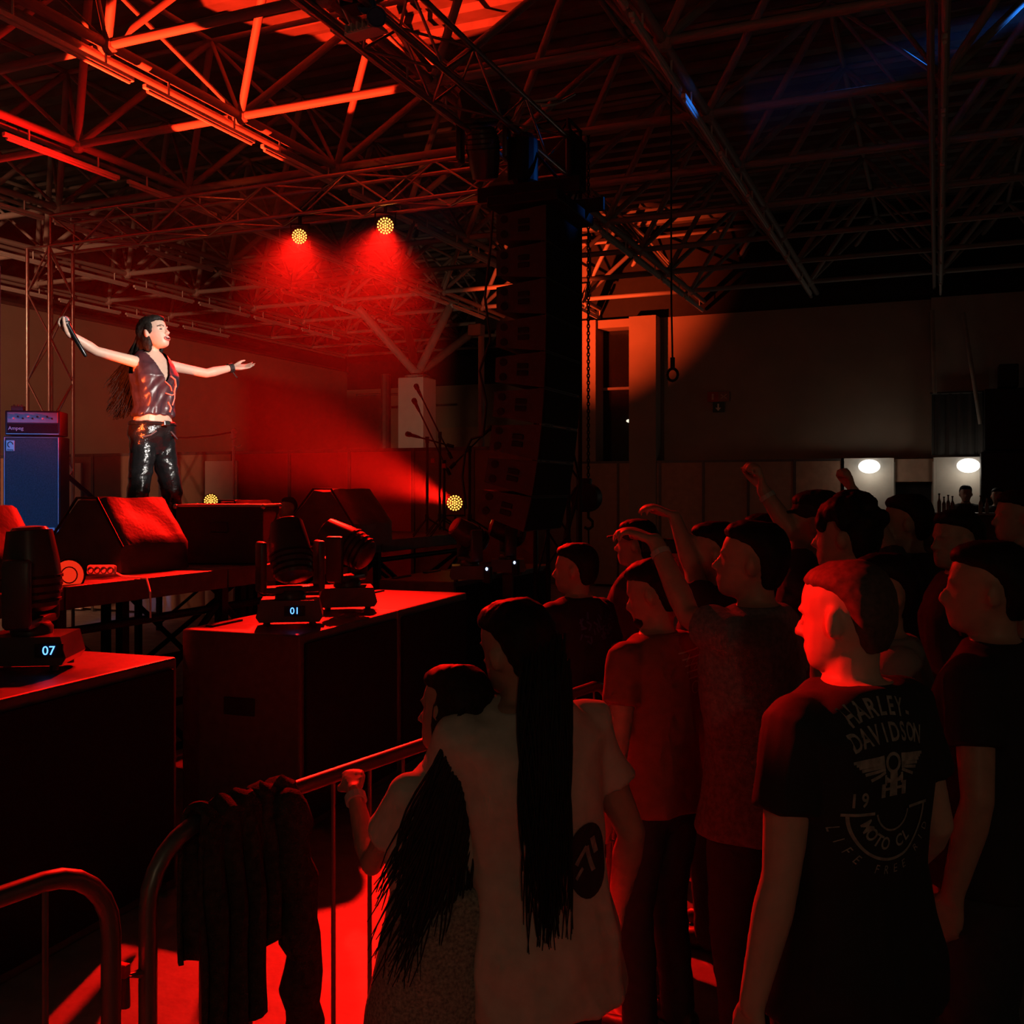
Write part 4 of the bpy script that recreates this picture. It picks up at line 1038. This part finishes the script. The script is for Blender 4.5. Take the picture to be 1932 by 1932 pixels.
# eyes, brows, open smiling mouth
for q in (-1, 1):
    MB().ell(Hd(q * .031, .074, .002), (.013 * s_, .008 * s_, .0045 * s_), S['HR'], n=10, m=6).build('eyelid', mat('dark_eye', (.06, .035, .03), .5), S['o'])
    MB().tube([Hd(q * .014, .090, .022), Hd(q * .034, .082, .029), Hd(q * .052, .066, .024)], .0036, 6).build('eyebrow', mat('brow', (.10, .05, .035), .8), S['o'])
MB().ell(Hd(0, .089, -.067), (.025 * s_, .013 * s_, .0125 * s_), S['HR'], n=14, m=8).build('mouth', mat('mouth_dark', (.12, .02, .02), .5), S['o'])
MB().ell(Hd(0, .0965, -.061), (.019 * s_, .006 * s_, .005 * s_), S['HR'], n=14, m=8).build('teeth', mat('teeth', (.85, .82, .78), .3), S['o'])
MB().tube([Hd(.026 * math.cos(t * .449) , .094 - .006 * abs(math.cos(t * .449)), -.067 + .0135 * math.sin(t * .449)) for t in range(14)], .0045, 6, closed=True).build('lips', mat('lips', (.55, .16, .14), .4), S['o'], smooth=True)
# long hair: scalp cap plus flowing locks
hm = MB(); hm.loft([S['hring'](z, f + .003, b - .004, w + .004) for z, f, b, w in S['HH']]); S['hell'](hm, (0, -.030, .036), (.082, .094, .092)); S['hell'](hm, (0, -.06, -.02), (.074, .062, .085)); S['hell'](hm, (0, .030, .080), (.046, .036, .028))
for q in (-1, 1): S['hell'](hm, (q * .068, -.005, .03), (.018, .035, .05)); S['hell'](hm, (q * .064, -.04, -.06), (.026, .04, .08))
me = remesh(hm, .006, 3, .003, 50, 2); put('hair', me, M_HAIRD, S['o'])
rr = random.Random(11); rt = [(rr.uniform(-1, 1), rr.uniform(0, 1), rr.uniform(-1, 1)) for _ in range(420)]
def s_root(i): a, b, c = rt[i]; return Hd(.07 * a, -.06 - .05 * (1 - abs(a)), .06 - .13 * b)
def s_path(i, t, r):
    a, b, c = rt[i]; ln = (.42 + .16 * b)
    back = S['Z'] @ Vector((.03 * a, -1, 0)); sway = -RGT_L * (.17 * t ** 1.6 + .05 * c * t ** 2)
    return r + back * (.05 * math.sin(t * 3) + .03 * c * t) + sway * 1 + Vector((0, 0, -ln * t * (1 - .12 * t))) + Vector((.02 * math.sin(5 * t + i), .02 * math.cos(4 * t + i), 0)) * t
RGT_L = Vector((1, 0, 0))
strands(S, s_root, s_path, 420, .0058, M_HAIRD)
# microphone in the raised hand, bracelet on the other wrist
i = S['info']['R']; W, hd = i['W'], i['hd']; g = i['P'](.0, .075, .035)
md_ = Vector((-.42, -.15, .80)).normalized()
mic = thing('microphone', 'handheld microphone in the singer\'s raised hand', 'microphone', (0, 0, 0)); mic.matrix_world = S['o'].matrix_basis.copy()
mic.location = S['o'].matrix_basis @ (g - Vector((-.42, -.15, .80)).normalized() * .055); mic.rotation_euler = (0, 0, HEAD)
MB().lathe(-md_ * .20, md_, [(0, .008), (.01, .0115), (.10, .0135), (.20, .017), (.235, .020)], 16).build('handle', mat('mic_body', (.02, .02, .022), .25, metal=.6), mic, smooth=True)
MB().ell(md_ * .062, (.030, .030, .030), n=16, m=10).build('grille_ball', mat('mic_grille', (.6, .6, .65), .35, metal=.8, scale=200, var=.3, bump=.5), mic, smooth=True)
MB().lathe(md_ * .032, md_, [(0, .026), (.012, .030), (.018, .027)], 16).build('collar', M_CHROME, mic)
for k, f in enumerate((.90, .955)): band(S, 'L', f, mat('black_bracelet', (.02, .015, .015), .6), 'bracelet', .036)
i = S['info']['L']; MB().tube([i['W'] + Vector((0, 0, -.03)), i['W'] + Vector((.02, 0, -.06)), i['W'] + Vector((.035, 0, -.075))], .005, 6).build('bracelet_tie', mat('black_bracelet', (.02, .015, .015), .6), S['o'])

# ------------------------------------------------------------------ the audience
T_BLACK = mat('black_tee', (.02, .02, .021), .85, scale=40)
T_NAVY = mat('navy_black_tee', (.016, .018, .026), .85, scale=40)
T_GREY = mat('pale_grey_tee', (.68, .60, .50), .9, scale=30, var=.08)
T_RUST = mat('rust_tee', (.30, .09, .06), .9, scale=30)
T_JKT = mat('grey_jacket', (.20, .19, .19), .9, scale=60, var=.3, bump=.4)
T_HOOD = mat('grey_melange_hoodie', (.44, .38, .31), .95, scale=140, var=.45, bump=.6, spec=.1)
T_CHAR = mat('charcoal_top', (.05, .045, .045), .9)
M_BAND = mat('pale_wristband', (.5, .52, .48), .6)
INK = mat('faded_grey_print', (.34, .31, .27), .85, scale=60, var=.35)

# man in black tee, right foreground
P1 = person('man in black T-shirt with winged motorcycle print, face lit red', 1606, 2.2, 1066, yaw=34, head_yaw=48, pitch=-6, m_shirt=T_BLACK, hair='crop', m_hair=mat('cropped_hair', (.09, .05, .04), .7, scale=90, var=.3), vox=.007, bulk=1.08, seed=21, m_skin=mat('fair_skin', (.66, .40, .30), .5, scale=30, var=.06), shirt_wr=.005, hem=.80,
            arms={'L': dict(elbow=(-.035, -.02, -.30), wrist=(-.06, .0, -.265), dir=(-.10, .03, -1), palm=(.75, .5, 0), thumb=(-.5, .8, .1), pose='relaxed'), 'R': dict(elbow=(.09, .03, -.28), wrist=(.0, .17, -.16), pose='relaxed')})
def projector(P, cx, cz):
    me = P['shirt'].data; bv = BVHTree.FromPolygons([v.co.copy() for v in me.vertices], [tuple(p.vertices) for p in me.polygons]); s = P['s']
    bx = P['Z'] @ Vector((1, 0, 0)); by = P['Z'] @ Vector((0, 1, 0))
    def f(a, b, off=.0025):
        org = P['B'](cx, -.6, cz) + bx * a + Vector((0, 0, b)); h = bv.ray_cast(org, by)
        return (h[0] - by * off) if h[0] else None
    return f
class Print:
    def __init__(s, f): s.f = f; s.mb = MB()
    def poly(s, vs, fs, off=.0025):
        out = [s.f(a, b, off) for a, b in vs]
        fs = [q for q in fs if all(out[k] is not None for k in q)]
        out = [p if p is not None else Vector((0, 0, 0)) for p in out]
        s.mb.add(out, fs)
    def bar(s, a, b, w, n=6):
        a, b = Vector(a), Vector(b); t = (b - a).normalized(); q = Vector((-t.y, t.x)) * w / 2; vs = []
        for k in range(n + 1): c = a.lerp(b, k / n); vs += [tuple(c + q), tuple(c - q)]
        s.poly(vs, [(2 * k, 2 * k + 1, 2 * k + 3, 2 * k + 2) for k in range(n)])
    def arc(s, c, r, a0, a1, w, n=24):
        vs = []
        for k in range(n + 1):
            a = a0 + (a1 - a0) * k / n; vs += [(c[0] + (r + w / 2) * math.cos(a), c[1] + (r + w / 2) * math.sin(a)), (c[0] + (r - w / 2) * math.cos(a), c[1] + (r - w / 2) * math.sin(a))]
        s.poly(vs, [(2 * k, 2 * k + 1, 2 * k + 3, 2 * k + 2) for k in range(n)])
    def glyph(s, ch, pos, size, rot, sx=1.0, bold=.0):
        me = text_mesh(ch, size, 0, bold=bold); c, sn = math.cos(rot), math.sin(rot)
        vs = [(pos[0] + v.co.x * sx * c - v.co.y * sn, pos[1] + v.co.x * sx * sn + v.co.y * c) for v in me.vertices]
        s.poly(vs, [tuple(p.vertices) for p in me.polygons]); bpy.data.meshes.remove(me)
    def line(s, txt, x0, x1, y, size, bow=0.0, tilt=0.0, sx=.85, bold=.0):
        n = len(txt)
        for k, ch in enumerate(txt):
            t = (k + .5) / n; x = x0 + (x1 - x0) * t; e = (t - .5) * 2
            s.glyph(ch, (x, y - bow * e * e + tilt * e), size, math.atan2(-2 * bow * e + tilt, (x1 - x0) / 2), sx, bold)
    def ring(s, txt, c, r, a0, a1, size, sx=.85, flip=True, bold=.0):
        n = len(txt)
        for k, ch in enumerate(txt):
            if ch == ' ': continue
            a = a0 + (a1 - a0) * (k + .5) / n
            s.glyph(ch, (c[0] + r * math.cos(a), c[1] + r * math.sin(a)), size, a + (R(90) if flip else R(-90)), sx, bold)
pr = Print(projector(P1, -.045, 1.335))
pr.line('HARLEY-', -.092, .088, .128, .052, bow=.022, sx=.72, bold=.0012); pr.line('DAVIDSON', -.100, .100, .077, .052, bow=.018, sx=.66, bold=.0012)
for q in (-1, 1):
    for k in range(8):
        a = R(168 - 13 * k) if q < 0 else R(12 + 13 * k); r0, r1 = .030, .105 - .006 * k
        dr = Vector((math.cos(a), math.sin(a) * .35 - .25 - .05 * k)).normalized()
        pr.bar((q * .024, .032 - .006 * k), (q * .024 + dr.x * (r1 - r0), .032 - .006 * k + dr.y * (r1 - r0) * .55), .0062, 5)
pr.arc((0, .018), .018, 0, 6.283, .007, 20); pr.bar((0, .0), (0, -.05), .022, 5); pr.bar((-.02, -.018), (.02, -.018), .006); pr.bar((-.025, -.034), (.025, -.034), .006)
for q in (-1, 1): pr.bar((q * .03, -.022), (q * .03, -.05), .012, 4)
pr.line('19', -.108, -.062, -.052, .040, sx=.8, bold=.001);
pr.bar((-.115, -.080), (-.05, -.080), .006); pr.bar((.05, -.080), (.115, -.080), .006)
pr.arc((0, -.075), .105, R(182), R(358), .006, 40); pr.arc((0, -.075), .045, R(190), R(350), .004, 24)
pr.ring('MOTO CL  ', (0, -.075), .074, R(196), R(344), .036, bold=.0008); pr.ring('LIFE FREE RID ', (0, -.075), .128, R(190), R(350), .026)
pr.mb.build('shirt_print', INK, P1['o'])

# the embracing pair, centre foreground
P2 = person('person with long dark hair in a pale grey T-shirt with round badge print', 1022, 2.45, 1142, yaw=28, head_yaw=46, pitch=-8, roll=-6, m_shirt=T_GREY, hair='short', vox=.008, seed=33, lean=(-.065, 0), hem=.74, bulk=1.04, shirt_wr=.016,
            arms={'L': dict(elbow=(-.10, .10, -.25), wrist=(-.02, .20, -.02), pose='relaxed', dir=(-.7, .5, -.2), palm=(.1, .3, -1)), 'R': dict(elbow=(.12, .0, -.27), wrist=(-.02, .12, -.22))})
rr2 = random.Random(5); rt2 = [(rr2.uniform(-1, 1), rr2.uniform(0, 1), rr2.uniform(-1, 1)) for _ in range(240)]
strands(P2, lambda i: P2['Hd'](.038 * rt2[i][0], -.112, .03 - .10 * rt2[i][1]),
        lambda i, t, r: r + Vector((.015 * rt2[i][0] - .00, -.05 * math.sin(min(1, t * 2.2) * 1.5) - .07 * t, 0)) + Vector((.018 * math.sin(t * 4 + i), .0, -(.44 + .16 * rt2[i][1]) * t)), 240, .0042, M_HAIRD)
pr = Print(projector(P2, .085, 1.13))
def disc(pr, c, rx, ry, n=28, k=5):
    vs = [c]; fs = []
    for a in range(1, k + 1):
        for q in range(n): t = 2 * math.pi * q / n; vs.append((c[0] + rx * a / k * math.cos(t), c[1] + ry * a / k * math.sin(t)))
    fs += [(0, 1 + q, 1 + (q + 1) % n) for q in range(n)]
    for a in range(k - 1):
        for q in range(n): fs.append((1 + a * n + q, 1 + (a + 1) * n + q, 1 + (a + 1) * n + (q + 1) % n, 1 + a * n + (q + 1) % n))
    pr.poly(vs, fs, .003)
disc(pr, (0, -.02), .062, .088)
pr.mb.build('badge_print', mat('black_print', (.03, .027, .025), .8), P2['o'])
pr = Print(lambda a, b, off, f=projector(P2, .085, 1.13): f(a, b, .0055))
for a, b, w in (((-.03, -.03), (.0, .01), .012), ((.0, .01), (.02, -.05), .012), ((.015, .03), (.03, -.01), .014), ((-.035, -.06), (-.01, -.04), .008)): pr.bar(a, b, w, 4)
pr.mb.build('badge_mark', INK, P2['o'])
P3 = person('woman with long loose hair in pale T-shirt leaning on the barrier', 828, 2.45, 1266, yaw=40, head_yaw=58, pitch=-4, roll=10, female=True, m_shirt=T_GREY, hair='long', m_hair=M_HAIRB, vox=.008, seed=44, hem=.95, lean=(.05, .0), shirt_wr=.008, m_legs=mat('grey_trousers', (.08, .075, .07), .9),
            arms={'L': dict(elbow=(-.10, .10, -.20), wrist=(-.07, .18, .13), pose='grip', dir=(-.15, .8, .35), palm=(.1, .3, -.9)), 'R': dict(elbow=(.12, .10, -.20), wrist=(.1, .15, .05))})
band(P3, 'L', .88, M_BAND)
rr3 = random.Random(9); rt3 = [(rr3.uniform(-1, 1), rr3.uniform(0, 1), rr3.uniform(-1, 1)) for _ in range(320)]
strands(P3, lambda i: P3['Hd'](.078 * rt3[i][0], -.095 - .025 * (1 - abs(rt3[i][0])), .03 - .10 * rt3[i][1]),
        lambda i, t, r: r + Vector((.05 * rt3[i][0] * t - .13 * t, -.06 * math.sin(min(1, t * 2) * 1.5) - .05 * t, 0)) + Vector((.03 * math.sin(t * 5 + i * .7) * t, 0, -(.34 + .20 * rt3[i][1]) * t)), 320, .0042, M_HAIRB)
# hoodie tied round her waist and shoulders of grey melange
q = MB(); q.loft([[P3['B'](a * math.cos(2 * math.pi * k / 24), b * math.sin(2 * math.pi * k / 24) - .02, z) for k in range(24)] for z, a, b in ((.50, .235, .19), (.62, .238, .19), (.80, .225, .18), (.98, .20, .165), (1.10, .18, .15), (1.16, .16, .13))])
me = remesh(q, .011, 3, .010, 6, 4, .5); put('tied_hoodie', me, T_HOOD, P3['o'])
MB().tube([P3['B'](.11, -.13, 1.36), P3['B'](.13, -.19, 1.22), P3['B'](.10, -.25, 1.08), P3['B'](.04, -.28, .96)], .009, 8).build('bag_strap', M_RUBBER, P3['o'])

# second row
P4 = person('man in dark T-shirt with blue print near the subwoofers', 1090, 4.7, 1030, yaw=40, head_yaw=72, pitch=-2, m_shirt=T_NAVY, hair='short', seed=51)
pr = Print(projector(P4, .0, 1.33)); rr4 = random.Random(3)
for k in range(38): a, b = rr4.uniform(-.10, .13), rr4.uniform(-.05, .07); t = rr4.uniform(0, 3); pr.bar((a, b), (a + .03 * math.cos(t), b + .03 * math.sin(t)), .009, 2)
pr.mb.build('shirt_print', mat('blue_print', (.06, .10, .26), .8), P4['o'])
P5 = person('man in rust T-shirt with white line print, head bowed', 1240, 3.5, 1062, yaw=42, head_yaw=64, pitch=-16, m_shirt=T_RUST, hair='short', beard=True, seed=61, m_legs=M_JEANS)
pr = Print(projector(P5, .06, 1.41))
for k in range(5): pr.bar((-.08 + .01 * k, .02 - .022 * k), (.09, .03 - .022 * k), .0045, 8); pr.bar((-.05 + .02 * k, -.01 - .014 * k), (-.02 + .02 * k, .012 - .014 * k), .0035, 2)
pr.arc((.0, -.10), .02, 0, 6.28, .004); pr.arc((.05, -.10), .02, 0, 6.28, .004)
pr.mb.build('shirt_print', mat('white_print', (.6, .5, .45), .8), P5['o'])
P6 = person('man in grey jacket raising a wristbanded arm', 1425, 3.25, 990, yaw=52, head_yaw=72, pitch=6, m_shirt=T_JKT, hair='short', seed=71, shirt='tee', hem=.80, bulk=1.05,
            arms={'L': dict(elbow=(-.09, .20, .04), wrist=(-.09, .15, .24), dir=(-.7, .3, .3), palm=(-.3, .2, -.9), pose='relaxed'), 'R': dict()})
band(P6, 'L', .82, M_BAND)
P7 = person('man in a cap filming with a camera', 1205, 5.3, 985, yaw=62, head_yaw=70, m_shirt=T_CHAR, hair='cap', seed=81,
            arms={'R': dict(elbow=(.14, .10, -.18), wrist=(.05, -.02, .26), dir=(-.4, .2, .8), palm=(-.8, .2, .2), pose='grip'), 'L': dict(elbow=(-.02, .18, -.2), wrist=(.1, .1, .24), dir=(.3, .2, .8), palm=(.8, .2, 0), pose='grip')})
o = thing('video_camera', 'small black camera held up by the man in the cap', 'camera', at(1258, 1030, 5.15), HEAD)
MB().box((0, 0, 0), (.16, .07, .075), bev=.012).build('body', M_BLACK, o); MB().lathe((-.07, 0, 0), (-1, 0, .0), [(0, .03), (.05, .034), (.055, .028)], 14).build('lens', M_BLACK, o)
o.location += Vector((0, 0, 0))
P8 = person('man with wristband raising a half-open hand above the crowd', 1545, 4.35, 932, yaw=48, head_yaw=62, m_shirt=T_CHAR, hair='cap', seed=91,
            arms={'L': dict(elbow=(.03, .14, .16), wrist=(-.13, .06, .22), dir=(-.2, .1, .9), palm=(-.9, .1, .1), pose='grip')})
band(P8, 'L', .86, M_BAND)
P9 = person('person with thick curly hair in the middle of the crowd', 1604, 3.65, 948, yaw=45, head_yaw=55, m_shirt=T_BLACK, hair='curly', m_hair=M_HAIRD, seed=101)
P10 = person('man punching a fist up in front of the wall lamp', 1716, 4.9, 938, yaw=50, head_yaw=66, m_shirt=T_CHAR, hair='short', seed=111,
             arms={'L': dict(elbow=(-.02, .12, .17), wrist=(-.11, .10, .22), dir=(-.25, .1, .9), palm=(-.9, .1, .1), pose='fist')})
P11 = person('man standing close behind the grey jacket', 1446, 4.9, 974, yaw=55, head_yaw=75, m_shirt=T_BLACK, hair='short', seed=121)
P12 = person('person with raised bare arm between two heads', 1352, 4.25, 990, yaw=60, head_yaw=80, m_shirt=T_CHAR, hair='short', seed=131,
             arms={'L': dict(elbow=(-.02, .1, .15), wrist=(-.06, .1, .22), dir=(-.7, .1, .35), palm=(-.2, .1, -.9), pose='relaxed')})
P13 = person('man in the dark at the picture\'s right border', 1872, 2.7, 1030, yaw=50, head_yaw=70, m_shirt=T_BLACK, hair='short', seed=141)
P14 = person('person with faintly red-lit face beyond the black T-shirt man', 1808, 4.4, 968, yaw=80, head_yaw=105, m_shirt=T_CHAR, hair='short', seed=151)
P15 = person('person in pale top half hidden behind the black T-shirt man', 1672, 3.15, 1052, yaw=85, head_yaw=100, m_shirt=mat('washed_tee', (.30, .28, .24), .9), hair='short', seed=161, female=True)
P16 = person('person with reddish cheek looking to the stage behind the curly head', 1690, 5.6, 1004, yaw=70, head_yaw=95, m_shirt=T_BLACK, hair='short', seed=171)
P17 = person('man in brownish top at the picture\'s right border, farther back', 1925, 5.2, 930, yaw=60, head_yaw=85, m_shirt=mat('brown_top', (.18, .10, .07), .9), hair='short', seed=181)
P18 = person('bartender standing directly under the second wall lamp', 1822, 16.65, 917, yaw=150, head_yaw=160, m_shirt=T_BLACK, hair='short', vox=.016, seed=191, group='bar staff')
P19 = person('bartender to the side of the second wall lamp', 1882, 16.5, 922, yaw=165, head_yaw=150, m_shirt=T_BLACK, hair='short', vox=.016, seed=201, group='bar staff')
P20 = person('person sitting low behind the stage beside the red partitions', 545, 13.2, 940, yaw=150, head_yaw=150, m_shirt=T_BLACK, hair='short', vox=.012, seed=211, group='stage crew')

# ================================================================== thin stage haze over the back of the stage
hb = MB().box((-7.9, 9.7, 3.085), (8.0, 4.5, 3.33)); me = hb.mesh('haze')
hm_ = bpy.data.materials.new('stage_haze'); hm_.use_nodes = True; nt = hm_.node_tree; nt.nodes.clear()
vo = nt.nodes.new('ShaderNodeVolumeScatter'); vo.inputs['Color'].default_value = (1, 1, 1, 1); vo.inputs['Density'].default_value = .0115; vo.inputs['Anisotropy'].default_value = .35
ot = nt.nodes.new('ShaderNodeOutputMaterial'); nt.links.new(vo.outputs[0], ot.inputs['Volume'])
me.materials.append(hm_); hz = link('haze', me); tag(hz, 'thin smoke haze hanging over the back of the stage, glowing in the red beams', 'haze', kind='stuff')

hb = MB().box((0, 0, 0), (5.0, 4.0, 3.0)); me = hb.mesh('haze'); me.materials.append(hm_); hz = link('haze', me, None, at(1900, 40, 9.3)); hz.rotation_euler = (0, 0, HEAD)
tag(hz, 'faint haze catching a blue beam under the roof', 'haze', kind='stuff')
bpy.data.scenes.remove(work)
